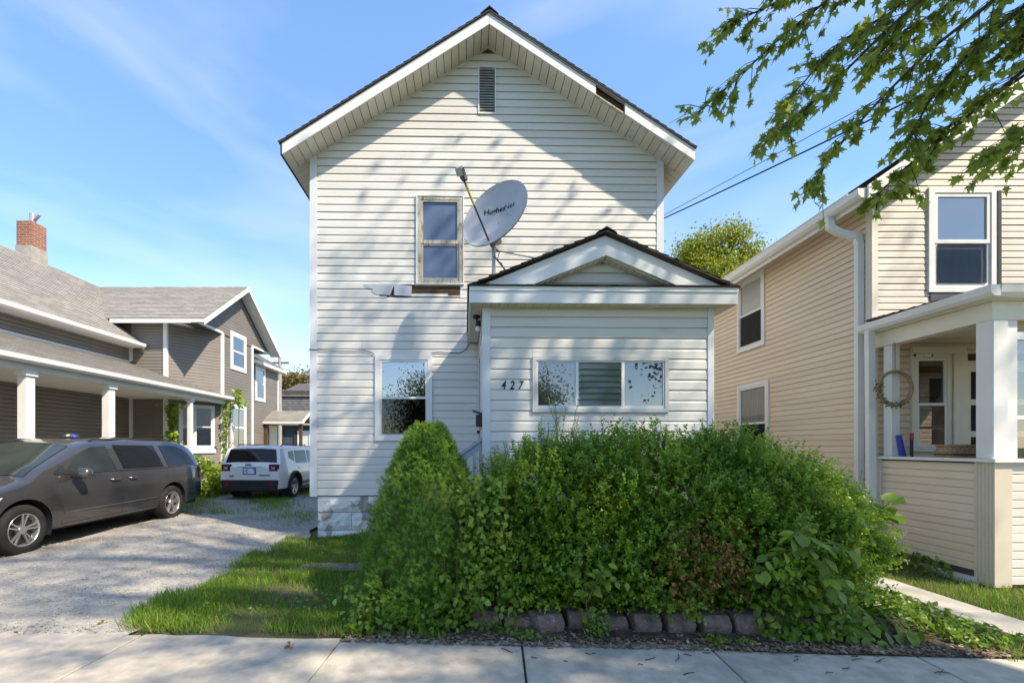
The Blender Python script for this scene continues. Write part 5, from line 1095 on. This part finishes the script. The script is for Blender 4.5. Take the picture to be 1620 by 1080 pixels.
# long shoots standing out of the top
mb = MB(); SP = []; SA = []; SLn = []
shoots = [(pix(x, y, Y), h) for x, y, Y, h in ((775, 745, 4.6, .10), (790, 735, 4.6, .12), (825, 720, 4.6, .20), (842, 712, 4.7, .16), (862, 705, 4.7, .26), (890, 700, 4.7, .34), (896, 695, 4.7, .36), (905, 705, 4.7, .26), (918, 712, 4.7, .2), (955, 715, 4.7, .17), (980, 712, 4.6, .14), (1020, 708, 4.6, .13), (1045, 705, 4.6, .2),
          (1058, 705, 4.6, .16), (1085, 705, 4.6, .12), (1120, 702, 4.6, .2), (1135, 705, 4.7, .22), (1155, 708, 4.6, .18), (1180, 715, 4.6, .2), (1205, 722, 4.6, .2), (1215, 720, 4.6, .16), (1260, 735, 4.6, .14), (1290, 745, 4.6, .18), (1320, 755, 4.5, .16), (1350, 775, 4.5, .15), (1385, 795, 4.5, .14), (1398, 830, 4.5, .1))]
for _k in range(70):
    xx = random.uniform(760, 1370); shoots.append((pix(xx, float(np.interp(xx, [760, 850, 1150, 1250, 1380], [745, 705, 700, 735, 800])), random.uniform(4.3, 4.8)), random.uniform(.05, .16)))
for p, h in shoots:
    for _ in range(3):
        d = Vector((random.uniform(-.35, .35) + (.25 if p.x > 3 else 0), random.uniform(-.2, .2), 1)).normalized(); q = p + Vector((random.uniform(-.06, .06), random.uniform(-.1, .1), -.16)); l = (h * 1.3 + .16) * random.uniform(.7, 1.1)
        mb.tube([q, q + d * l], [.004, .0015], 4); SP.append(q); SA.append(d); SLn.append(l)
mb.build('shoot_stems', 'twig', bush, fix=False, kind='stuff')
pp, dd = sprigs(np.array(SP), np.array(SA), np.array(SLn), 26, .75)
scatter('shoot_leaves', *LEAF, pp, dd, up_normals(dd), RNG.uniform(.02, .032, len(pp)), 'box_leaf', bush, tint=np.clip(RNG.normal(.6, .2, len(pp)), 0, .93))
mb = MB()
for k in range(26):
    x = .2 + 3.4 * k / 25; mb.tube([(x, 4.5 + random.uniform(-.3, .3), 0), (x + random.uniform(-.15, .15), 4.4, .5), (x + random.uniform(-.3, .3), 4.35, 1.0)], [.02, .012, .006], 5)
mb.build('stems', 'twig', bush, fix=False)
# ---- conical dwarf spruce
spr = thing('dwarf_spruce', 'dense conical dwarf spruce left of the boxwood hedge', 'shrub', (-.42, 4.2, 0))
n = 7600; z = RNG.random(n) ** 1.25 * 1.62 + .06; ang = RNG.uniform(0, 2 * math.pi, n)
def sr_r(z): return np.interp(z, [0, .3, .6, .95, 1.25, 1.5, 1.64, 1.74], [.62, .62, .57, .46, .34, .21, .12, .02])
lump = 1 + .12 * np.sin(5 * ang + 7 * z) * np.sin(9 * z + 2 * ang) + .07 * np.sin(11 * ang - 13 * z)
r = sr_r(z) * lump * RNG.uniform(.80, 1.0, n); P = np.stack([-.42 + r * np.cos(ang) + .0 * z, 4.2 + r * np.sin(ang) * .95, z], 1)
A = unit(np.stack([np.cos(ang), np.sin(ang), RNG.uniform(.3, 1.1, n)], 1) + RNG.normal(size=(n, 3)) * .3)
pp, dd = sprigs(P, A, RNG.uniform(.035, .075, n), 18, .6, .2)
ct = np.repeat(np.clip(.42 + .28 * np.sin(5 * ang + 7 * z) * np.sin(9 * z + 2 * ang) + RNG.normal(0, .16, n), 0, .9), 18)
scatter('foliage', *NEEDLE, pp, dd, rdir(len(pp)), RNG.uniform(.018, .030, len(pp)), 'spruce_needle', spr, tint=np.clip(ct + np.tile(np.linspace(-.12, .2, 18), n), 0, 1))
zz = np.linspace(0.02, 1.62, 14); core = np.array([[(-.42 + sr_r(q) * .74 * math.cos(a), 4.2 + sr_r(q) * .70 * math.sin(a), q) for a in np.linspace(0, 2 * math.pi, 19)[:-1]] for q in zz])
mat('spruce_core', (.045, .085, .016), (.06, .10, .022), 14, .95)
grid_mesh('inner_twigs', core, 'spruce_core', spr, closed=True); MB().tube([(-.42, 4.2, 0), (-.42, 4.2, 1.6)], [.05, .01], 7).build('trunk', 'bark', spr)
# ---- trees
def tree(name, label, base, h, centre, radii, nclump, nleaf, leaf, lm, template=LEAF, trunk_r=.18, group=None, limbs=10, gap=.55, cr=.55, droop=0.0, seed=0, clip=None, thin=None):
    global RNG
    rs = RNG; RNG = np.random.default_rng(100 + seed)
    t = thing(name, label, 'tree', base, group=group); base = Vector(base); centre = Vector(centre)
    d = rdir(nclump * 3); rr = RNG.uniform(gap, 1, (nclump * 3, 1)); C = np.array(centre) + d * np.array(radii) * rr
    C = C[C[:, 2] > base.z + 1.2]
    if clip is not None: C = C[[bool(clip(c)) for c in C]]
    C = C[:nclump]
    top = Vector((centre.x, centre.y, centre.z + radii[2] * .6)); mid = base.lerp(top, .5) + Vector((random.uniform(-.2, .2), random.uniform(-.2, .2), 0))
    MB().tube([base - Vector((0, 0, .1)), base + Vector((0, 0, .35)), base.lerp(mid, .5), mid, top], [trunk_r * 1.35, trunk_r, trunk_r * .85, trunk_r * .6, trunk_r * .15], 9).build('trunk', 'bark', t, smooth=True)
    mb = MB()
    for c in C[::max(1, len(C) // (limbs * 5))]:
        c = Vector(c); s = base.lerp(mid, random.uniform(.55, 1.0)) if random.random() < .6 else mid.lerp(top, random.uniform(0, .7)); m1 = s.lerp(c, .5) + Vector((random.uniform(-.2, .2), random.uniform(-.2, .2), .12 * (c - s).length))
        mb.tube([s, m1, c], [trunk_r * .32, trunk_r * .2, trunk_r * .05], 6)
    mb.build('limbs', 'bark', t, fix=False, smooth=True)
    i = RNG.integers(0, len(C), nleaf); sz = RNG.uniform(.6, 1.25, len(C))
    P = C[i] + RNG.normal(size=(nleaf, 3)) * np.array([cr, cr, cr * .62]) * sz[i][:, None]; 
    if clip is not None: P = P[[bool(clip(p)) for p in P]]
    if thin is not None: P = P[RNG.random(len(P)) < thin(P)]
    m = len(P); D = unit(RNG.normal(size=(m, 3)) + np.array([0, 0, -droop])); shade = np.clip(RNG.normal(.45, .2, m), 0, .93); shade[RNG.random(m) < .01] = 1
    scatter('crown', *template, P, D, up_normals(D), RNG.uniform(.7, 1.3, m) * leaf, lm, t, tint=shade)
    RNG = rs; return t
tree('green_tree', 'sunlit yellow green tree behind the beige house roof', (14.6, 27, 0), 14, (14.3, 27, 10.4), (3.0, 3.0, 3.7), 64, 30000, .16, 'far_leaf', seed=1, cr=.5, trunk_r=.3)
tree('green_tree', 'small green treetop just right of the white house', (11.3, 30, 0), 11, (11.6, 30, 9.6), (1.3, 1.5, 2.2), 30, 9000, .17, 'far_leaf', seed=5, cr=.5, trunk_r=.25)
tree('brown_tree', 'yellow brown treetop above the dark house roof', (-15.3, 42, 0), 9, (-15.5, 42, 6.6), (2.6, 2.0, 1.9), 40, 9000, .2, 'autumn_leaf', seed=2, cr=.6, trunk_r=.25)
# the silver maple by the kerb: trunk outside the picture, boughs reaching into its upper right corner
maple_base = Vector((7.4, .3, 0)); mc = Vector((5.2, .6, 9.3))
def above_frame(c): return not (c[1] > .4 and c[0] / c[1] < 1.30 and (c[2] - EYE) / c[1] < 1.12)
def sun_gap(P):
    # leaves thinned along the sun's path: an added gap to light the hedge front
    s = np.array(SUN_DIR); t = (P[:, 1] - 4.1) / s[1]; q = P - s * t[:, None]
    return np.where((q[:, 0] > -.9) & (q[:, 0] < 3.8) & (q[:, 2] > .1) & (q[:, 2] < 1.7), .2, 1.0)
maple = tree('silver_maple', 'silver maple with leafy boughs hanging into the upper right sky', maple_base, 13, mc, (5.8, 4.6, 3.4), 96, 7600, .15, 'maple_leaf', template=LEAF, trunk_r=.32, seed=3, cr=.62, clip=above_frame, droop=.6, thin=sun_gap)
boughs = [  # (px, py, depth) along each bough, leaf-bearing from the given index
    [(1720, 40, 2.9), (1640, 95, 3.1), (1560, 160, 3.2), (1490, 218, 3.3), (1425, 272, 3.4), (1385, 312, 3.45)],
    [(1640, -60, 3.0), (1560, 10, 3.1), (1470, 80, 3.2), (1400, 150, 3.3), (1340, 215, 3.35), (1290, 285, 3.4)],
    [(1560, -80, 3.2), (1480, -20, 3.3), (1400, 50, 3.4), (1330, 120, 3.5), (1265, 180, 3.55), (1200, 235, 3.6)],
    [(1480, -110, 3.3), (1400, -50, 3.4), (1310, 0, 3.5), (1240, 55, 3.6), (1170, 120, 3.7), (1105, 178, 3.75)],
    [(1420, -100, 3.5), (1330, -50, 3.6), (1250, -5, 3.7), (1195, 20, 3.75), (1150, 32, 3.8)],
    [(1680, -40, 2.9), (1620, 10, 3.0), (1560, 60, 3.1), (1510, 110, 3.2), (1470, 160, 3.25), (1440, 215, 3.3)],
    [(1760, 130, 2.8), (1690, 170, 2.9), (1630, 205, 3.0), (1585, 232, 3.05)],
    [(1740, -20, 2.8), (1690, 10, 2.9), (1640, 40, 3.0), (1600, 70, 3.05)],
    [(1600, -70, 3.3), (1540, -20, 3.4), (1480, 20, 3.5), (1430, 50, 3.5), (1390, 85, 3.55)],
    [(1500, -70, 3.4), (1450, -20, 3.5), (1410, 20, 3.6), (1340, 60, 3.6), (1290, 110, 3.65), (1240, 165, 3.7)]]
mb = MB(); LP = []; LD = []
for bi, b in enumerate(boughs):
    pts = [pix(*q) for q in b]
    mb.tube([maple_base + Vector((-.1, .1, 3.4 + .25 * bi)), pts[0].lerp(maple_base + Vector((0, 0, 4.5)), .45) + Vector((0, 0, .5))] + pts, [.06, .04] + [.011 * (1 - i / len(pts)) + .003 for i in range(len(pts))], 6)
    for i in range(len(pts) - 1):
        seg = pts[i + 1] - pts[i]; m = 11 if i < len(pts) - 2 else 13
        for k in range(m):
            s = pts[i] + seg * random.random(); d = (seg.normalized() * .7 + Vector((random.gauss(-.25, .5), random.gauss(0, .7), random.gauss(-.25, .45)))).normalized(); l = random.uniform(.10, .34)
            e = s + d * l + Vector((0, 0, -.04)); mb.tube([s, s.lerp(e, .5) + Vector((0, 0, .02)), e], [.004, .003, .0015], 4)
            for j in range(random.randint(4, 8)):
                f = random.uniform(.25, 1.05); LP.append(s.lerp(e, f)); LD.append((d * .6 + Vector((random.gauss(0, .5), random.gauss(0, .5), random.gauss(-.75, .4)))).normalized())
mb.build('boughs', 'twig', maple, fix=False)
m = len(LP); LPa = np.array(LP); LDa = np.array(LD)
scatter('bough_leaves', *MAPLE, LPa, LDa, unit(RNG.normal(size=(m, 3)) * .8 + np.array([0, -.5, .7])), RNG.uniform(.045, .085, m), 'maple_leaf', maple, tint=np.clip(RNG.normal(.42, .2, m), 0, 1))
# street trees across the road (they show in the windows) and one that shades the drive
tree('street_tree', 'dark street tree across the road, right of the camera', (3.2, -12.5, 0), 5, (3.2, -12.5, 3.3), (1.9, 2.0, 1.6), 60, 14000, .13, 'dark_leaf', seed=11, cr=.7, trunk_r=.25, group='trees across the road')
tree('street_tree', 'street tree across the road behind the camera', (-2.3, -14, 0), 7, (-2.3, -14, 3.6), (1.5, 2.2, 2.3), 50, 14000, .13, 'dark_leaf', seed=12, cr=.7, trunk_r=.25, group='trees across the road')
tree('street_tree', 'tall street tree far right across the road', (14, -13, 0), 11, (14, -13, 7), (4, 3, 3.8), 60, 7000, .28, 'dark_leaf', seed=13, cr=.8, trunk_r=.3, group='trees across the road')
# ---- grass
def grass(name, n, region, hmin, hmax, m='grass_blade', label=None, zf=None, parent=None, tint=None):
    pts = []
    while sum(map(len, pts)) < n: pts.append(region(n * 2))
    P2 = np.concatenate(pts)[:n]; z = zf(P2) if zf else np.zeros(n); P = np.column_stack([P2, z])
    D = unit(np.column_stack([RNG.normal(0, .35, n), RNG.normal(0, .35, n), np.ones(n)])); N = rdir(n); N[:, 2] = 0
    patch = .5 + .5 * np.sin(P2[:, 0] * 3.3 + 1) * np.sin(P2[:, 1] * 2.7); hh = RNG.uniform(hmin, hmax, n) * (.65 + .7 * patch)
    tn = np.clip(RNG.normal(.45, .22, n) + .12 * (patch - .5), 0, .93) if tint is None else tint(n); tn = np.where(RNG.random(n) < .05 + .10 * np.clip(np.sin(P2[:, 0] * 4.1) * np.sin(P2[:, 1] * 3.7 + 1), 0, 1), 1, tn)
    return scatter(name, *BLADE, P, D, N, hh, m, parent, tint=tn, label=label, cat='grass', kind='stuff')
def lawn_region(k):
    x = RNG.uniform(-3.05, -.25, k); y = RNG.uniform(3.40, 7.55, k)
    keep = (x > -2.92 + .10 * np.sin(y * 4) + .05 * np.sin(y * 11) + RNG.normal(0, .05, k)) & (y > 3.485 - .052 * x + RNG.normal(0, .018, k))
    patch = np.exp(-(((x + 1.65) / .45) ** 2 + ((y - 5.4) / .22) ** 2)); keep &= RNG.random(k) > patch * .95
    p2 = np.exp(-(((x + 1.9) / .5) ** 2 + ((y - 4.5) / .25) ** 2)); keep &= RNG.random(k) > p2 * .8
    p3 = np.sin(x * 5.1 + 1.3 * np.sin(y * 3)) * np.sin(y * 4.3 + x); keep &= RNG.random(k) > np.clip(p3 * 1.4, 0, 1) * .85
    keep &= ~((x > XL + .05) & (y > 7.40)); return np.column_stack([x, y])[keep]
def lz(P): return np.clip(lawn_z(P[:, 0], P[:, 1]), -.01, .1) + .005
grass('lawn_grass', 60000, lawn_region, .03, .095, label='patchy green grass between the driveway and the white house', zf=lz)
def strip_region(k):
    x = RNG.uniform(-8.2, -2.9, k); y = RNG.uniform(8.0, 19, k)
    d = np.exp(-((x + 5.2 - .25 * np.sin(y)) / 1.0) ** 2) * (y > 9.8) * .9 + np.exp(-((x + 3.45) / .28) ** 2) * (y < 12.5) * .55 * (np.sin(y * 2.2) > -.4) + np.exp(-((x + 7.3) / .6) ** 2) * (y > 10.3)
    d += np.exp(-((x + 4.05) / .3) ** 2 - ((y - 9.4) / .45) ** 2) * .8
    return np.column_stack([x, y])[RNG.random(k) < d * (.6 + .4 * np.sin(3 * x + 2 * y))]
grass('driveway_grass', 26000, strip_region, .04, .10, label='short grass growing in the gravel near the white SUV', zf=lambda P: np.full(len(P), .012))
def right_region(k):
    x = RNG.uniform(3.3, 8.2, k); y = RNG.uniform(3.0, 7.5, k)
    keep = ((x > 4.62) & (y < 4.75 + (x < 5.42) * 4)) | ((x < 4.16) & (x > 3.72 - .1 * (y - 3)) & (RNG.random(k) < .9))
    return np.column_stack([x, y])[keep & (y > 3.14)]
grass('side_grass', 30000, right_region, .03, .08, label='mown grass beside the narrow path of the beige house', zf=lambda P: np.full(len(P), .01))
# ---- weeds, vines, shrubs
def plant(name, label, cat, base, stems, k, leaf, m, template=OVAL, droop=.5, r=.005, group=None, spread=.8):
    """stems: list of lists of points"""
    t = thing(name, label, cat, base, group=group); mb = MB(); P = []; D = []
    for s in stems:
        s = [Vector(p) for p in s]; mb.tube(s, [r * (1 - .7 * i / (len(s) - 1)) for i in range(len(s))], 5)
        tot = len(s) - 1
        for j in range(k):
            f = (.12 + .88 * j / (k - 1)) * tot; i = min(int(f), tot - 1); q = s[i].lerp(s[i + 1], f - i); a = (s[i + 1] - s[i]).normalized(); sd = a.cross(Vector((random.gauss(0, .25), -.35, 1))).normalized() * (1 if j % 2 else -1)
            P.append(q + sd * leaf * .12); D.append(sd * spread + a * .55 + Vector((random.gauss(0, .2), random.gauss(0, .2) - .15, random.gauss(-droop, .2))))
    mb.build('stems', 'vine_stem', t, fix=False, kind='stuff'); P = np.array(P); D = unit(np.array(D)); n = len(P)
    scatter('leaves', *template, P, D, unit(np.array([0, -.55, .8]) + RNG.normal(size=(n, 3)) * .3), RNG.uniform(.75, 1.2, n) * leaf, m, t); return t
mat('vine_stem', (.12, .13, .04), None, rough=.7)
def arch(a, b, hgt, n=6):
    a = Vector(a); b = Vector(b); return [a.lerp(b, i / n) + Vector((0, 0, hgt * 4 * (i / n) * (1 - i / n))) for i in range(n + 1)]
S = []
for (x0, y0, x1, y1, Y, h) in ((1235, 980, 1290, 845, 3.62, .02), (1290, 860, 1365, 880, 3.56, .04), (1290, 870, 1210, 885, 3.56, .04), (1300, 880, 1320, 935, 3.52, .04), (1290, 860, 1250, 850, 3.56, .06), (1265, 900, 1195, 905, 3.56, .03), (1260, 930, 1345, 915, 3.52, .04)): S.append(arch(pix(x0, y0, Y), pix(x1, y1, Y - .12), h))
plant('sapling', 'young sapling with large pointed pinnate leaves right in front of the hedge', 'sapling', pix(1235, 990, 3.62) * 1, S, 11, .11, 'vine_leaf', droop=.55)
S = [arch(pix(1300, 985, 3.7), pix(1440, 1030, 3.35), .13), arch(pix(1300, 985, 3.7), pix(1405, 1040, 3.3), .12), arch(pix(1310, 980, 3.7), pix(1370, 1035, 3.35), .10), arch(pix(1320, 985, 3.7), pix(1450, 1000, 3.45), .08)]
plant('sapling', 'low drooping sapling with broad leaves reaching over the pavement edge', 'sapling', pix(1300, 985, 3.7), S, 11, .13, 'weed_leaf', droop=.7)
S = [arch(pix(1375, 830, 4.4), pix(1415, 790, 4.3), .03), arch(pix(1375, 830, 4.4), pix(1418, 815, 4.25), .03)]
plant('sapling', 'sprig of broad leaves sticking out at the right end of the hedge', 'sapling', pix(1375, 830, 4.4), S, 6, .15, 'weed_leaf', template=HEART, droop=.3)
S = [arch(pix(930, 985, 3.6), pix(925, 905, 3.55), .0), arch(pix(925, 930, 3.55), pix(990, 920, 3.5), .03), arch(pix(925, 940, 3.55), pix(905, 900, 3.53), .02), arch(pix(930, 950, 3.55), pix(960, 890, 3.53), .02)]
plant('sapling', 'small sapling with pointed leaves at the middle of the hedge front', 'sapling', pix(930, 990, 3.75), S, 8, .085, 'vine_leaf', droop=.6)
# leafy vines tumbling over the blocks
def leaf_mass(name, label, boxes, n, leaf, m='weed_leaf', template=OVAL, cat='vine', parent=None, zf=1):
    P = []
    for (a, b, c, d, e, f), w in boxes: k = int(n * w); P.append(np.column_stack([RNG.uniform(a, b, k), RNG.uniform(c, d, k), e + (f - e) * RNG.random(k) ** 1.3]))
    P = np.concatenate(P); k = len(P); t = thing(name, label, cat, (float(P[:, 0].mean()), float(P[:, 1].mean()), 0)); D = unit(RNG.normal(size=(k, 3)) * .7 + np.array([0, -.55, -.25]))
    scatter('leaves', *template, P, D, unit(np.array([0, -.6, .8]) + RNG.normal(size=(k, 3)) * .35), RNG.uniform(.6, 1.25, k) * leaf, m, t)
    mb = MB()
    for i in range(0, k, max(1, k // 40)): p = Vector(P[i]); mb.tube([(p.x + random.uniform(-.15, .15), p.y + .18, .02), (p.x, p.y + .08, p.z * .6 + .02), p], [.004, .003, .002], 4)
    mb.build('stems', 'vine_stem', t, fix=False, kind='stuff'); return t
leaf_mass('vine', 'leafy green vine tumbling over the right end of the block edging', [((2.2, 2.6, 3.48, 3.72, .05, .55), .32), ((2.55, 3.0, 3.4, 3.7, .03, .42), .38), ((2.3, 2.9, 3.45, 3.6, .02, .14), .3)], 950, .062)
leaf_mass('weed_clump', 'clump of leafy weeds at the foot of the conical spruce', [((-1.0, -.1, 3.55, 3.9, .03, .30), .55), ((-1.15, -.55, 3.75, 4.3, .04, .34), .25), ((-.15, .35, 3.6, 3.85, .03, .42), .2)], 1500, .058, cat='weeds')
leaf_mass('vine', 'light green vine climbing the hedge next to the spruce', [((-.12, .28, 3.66, 3.95, .35, 1.25), .8), ((-.3, .1, 3.58, 3.7, .25, .8), .2)], 620, .045, m='vine_leaf', template=HEART)
leaf_mass('weed_clump', 'low leafy weeds along the narrow path', [((3.6, 4.12, 3.3, 4.6, .02, .10), 1.0)], 1000, .042, cat='weeds', template=HEART)
leaf_mass('weed_clump', 'small weeds sprouting in the mulch before the blocks', [((1.75, 1.9, 3.38, 3.46, .01, .07), .3), ((1.98, 2.1, 3.38, 3.44, .01, .06), .2), ((.3, .5, 3.46, 3.56, .01, .08), .3), ((.86, 1.06, 3.50, 3.6, .01, .22), .6)], 240, .035, cat='weeds')
leaf_mass('weed_clump', 'weeds growing against the beige porch base', [((5.22, 5.38, 5.1, 5.9, .02, .22), 1.0)], 160, .075, cat='weeds')
leaf_mass('weed_clump', 'low broad leaved weeds scattered in the lawn near the drive', [((-2.8, -1.0, 3.75, 4.6, .05, .11), .6), ((-2.7, -2.0, 4.6, 7.0, .05, .10), .4)], 700, .034, cat='weeds')
# strap-leaved clump
t = thing('daylily', 'strap leaved daylily clump arching beside the vine', 'plant', (3.05, 3.75, 0)); mb = MB()
for k in range(70):
    a = random.gauss(.1, .9); l = random.uniform(.35, .75); d = Vector((math.sin(a) * .75 + .25, -abs(math.cos(a)) * .45, 0)); p0 = Vector((3.05 + random.uniform(-.15, .15), 3.75 + random.uniform(-.1, .1), .02)); w = .011
    pts = [p0 + d * l * f + Vector((0, 0, l * (1.25 * f - 1.35 * f * f))) for f in (0, .25, .5, .75, 1)]; sdv = d.cross(Vector((0, 0, 1))).normalized() * w
    vs = []
    for i, p in enumerate(pts): wk = (1, 1, .9, .6, .1)[i]; vs += [p - sdv * wk, p + sdv * wk]
    mb.add(vs, [(2 * i, 2 * i + 1, 2 * i + 3, 2 * i + 2) for i in range(4)])
o = mb.build('leaves', 'weed_leaf', t, fix=False); at = o.data.attributes.new('tint', 'FLOAT', 'POINT'); at.data.foreach_set('value', np.repeat(RNG.uniform(.2, .8, 70), 10).astype(np.float32))
# ivy on the grey house posts and shrubs at its foot
def ivy(label, x, y, z0, z1, n, w=.16):
    k = n; zz = RNG.uniform(z0, z1, k); P = np.column_stack([x + RNG.normal(0, w, k) * (.5 + .5 * np.sin(zz * 5)), y + RNG.normal(0, w * .6, k), zz]); t = thing('ivy', label, 'vine', (x, y, 0.42)); D = unit(RNG.normal(size=(k, 3)) * .6 + np.array([.5, -.4, -.3]))
    scatter('leaves', *HEART, P, D, unit(np.array([.4, -.6, .5]) + RNG.normal(size=(k, 3)) * .4), RNG.uniform(.07, .13, k), 'vine_leaf', t)
    MB().tube([(x, y, .42), (x + .04, y, (z0 + z1) / 2), (x, y, z1)], .012, 5).build('stem', 'twig', t)
ivy('dense ivy on the porch corner left of the paired windows', -9.30, 14.0, 1.5, 2.85, 260, .15)
ivy('thin ivy climbing the end post of the grey house porch', -8.55, 15.65, .4, 3.1, 200, .10)
ivy('ivy tuft hanging over the end of the porch gutter', -8.3, 16.0, 2.85, 3.45, 110, .22)
for (x, y, z, r, lb) in ((-8.1, 13.2, .45, .75, 'light green shrub against the porch behind the minivan'), (-7.75, 14.4, .35, .6, 'low light green shrub left of the white SUV')):
    t = thing('shrub', lb, 'shrub', (x, y, 0)); k = 1500; d = rdir(k); P = np.array([x, y, z]) + d * np.array([r, r, z * 1.7]) * RNG.uniform(.6, 1, (k, 1)); P[:, 2] = np.abs(P[:, 2])
    scatter('foliage', *HEART, P, unit(d + RNG.normal(size=d.shape) * .6), up_normals(d), RNG.uniform(.07, .13, k), 'vine_leaf', t); MB().tube([(x, y, 0), (x + .05, y, z * 1.5)], .02, 5).build('stem', 'twig', t)
# ---- edging blocks
edge_wall = thing('block_edging', 'low edging of reddish brown concrete blocks in front of the hedge', 'edging', (1.4, 3.66, 0))
x = -.02
def yb(x): return 3.70 - .055 * x
k = 0
while x < 3.1:
    w_ = .235 if k != 2 else .24; dy = {2: -.05, 3: .05, 4: .03}.get(k, random.uniform(-.015, .015)); y = yb(x) + dy; h_ = .145 + random.uniform(-.012, .012) - (.05 if k in (1, 4) else 0); q = .03
    rz_ = random.uniform(-.06, .06) if k != 2 else .35; c_, s_ = math.cos(rz_), math.sin(rz_)
    def R2(px, py): return (x + w_ / 2 + (px - w_ / 2) * c_ - py * s_, y + (px - w_ / 2) * s_ + py * c_)
    b4 = [R2(.012, 0), R2(w_ - .012, 0), R2(w_, .2), R2(0, .2)]; t4 = [R2(.012, .04), R2(w_ - .012, .04), R2(w_, .2), R2(0, .2)]
    m4 = [R2(.006, -.012), R2(w_ - .006, -.012), R2(w_, .2), R2(0, .2)]
    mb = MB().add([(*p, -.02) for p in b4] + [(*p, h_ * .55) for p in m4] + [(*p, h_) for p in t4], [(3, 2, 1, 0), (8, 9, 10, 11)] + [(a + i, a + (i + 1) % 4, a + 4 + (i + 1) % 4, a + 4 + i) for a in (0, 4) for i in range(4)])
    mb.build('block', 'retaining_block', edge_wall, bevel=.008); x += w_ + random.uniform(.006, .03); k += 1
# ---- loose stuff on the ground
n = 3600; x = RNG.uniform(-1.0, 4.1, n); y = 3.42 - .055 * x + np.abs(RNG.normal(0, .10, n)) - .04; P = np.column_stack([x, y, .022 + RNG.random(n) * .012])
scatter('mulch_litter', [(-.35, 0, 0), (.35, 0, 0), (.3, 1, .15), (-.3, 1, .1)], [(0, 1, 2, 3)], P, unit(np.column_stack([RNG.normal(size=(n, 2)), RNG.normal(0, .15, n)])), unit(np.array([0, 0, 1]) + RNG.normal(size=(n, 3)) * .3), RNG.uniform(.008, .03, n), 'mulch_chip', label='brown leaf litter and wood chips along the pavement edge', cat='litter', kind='stuff')
ICO = ([(0, 0, .5), (.5, 0, 0), (0, .5, 0), (-.5, 0, 0), (0, -.5, 0), (0, 0, -.5)], [(0, 1, 2), (0, 2, 3), (0, 3, 4), (0, 4, 1), (5, 2, 1), (5, 3, 2), (5, 4, 3), (5, 1, 4)])
n = 8000; x = RNG.uniform(-6.6, -2.85, n); y = 3.6 + 7.5 * RNG.random(n) ** 1.3; P = np.column_stack([x, y, .012 + np.clip(bumpy(x, y) + .012, -.004, .05)])
scatter('gravel_stones', *ICO, P, rdir(n), rdir(n), RNG.uniform(.006, .022, n) * (1 + (RNG.random(n) < .05)), 'pebble_light', label='loose grey gravel on the driveway', cat='gravel', kind='stuff')
mb = MB()
for k in range(34):
    x = random.uniform(.2, 4.4); y = 3.36 - .055 * x - abs(random.gauss(0, .22)); a = random.uniform(-.9, .9); l = random.uniform(.03, .11); b = random.uniform(-.03, .03)
    mb.tube([(x, y, .024), (x + math.cos(a) * l / 2 + b * .4, y + math.sin(a) * l / 2, .026), (x + math.cos(a) * l, y + math.sin(a) * l + b, .024)], [.003, .0035, .002], 4)
mb.build('twig_litter', 'twig', None, fix=False, label='dark fallen twigs scattered on the pavement', cat='twigs', kind='stuff')
def fallen(label, p, m, n, s, name='dry_leaf'):
    t = thing(name, label, 'leaf', p); P = np.array([p] * n) + RNG.normal(size=(n, 3)) * .012; P[:, 2] = np.abs(P[:, 2]) + .018
    scatter('blade', *OVAL, P, unit(RNG.normal(size=(n, 3)) * np.array([1, 1, .3])), up_normals(P), np.full(n, s), m, t)
fallen('curled brown dead leaf on the pavement left of the spruce', tuple(ground(459, 1027)), 'brown_leaf', 7, .035)
fallen('tiny yellow dandelion at the edge of the drive', tuple(ground(160, 989)), 'autumn_leaf', 8, .03, 'dandelion')
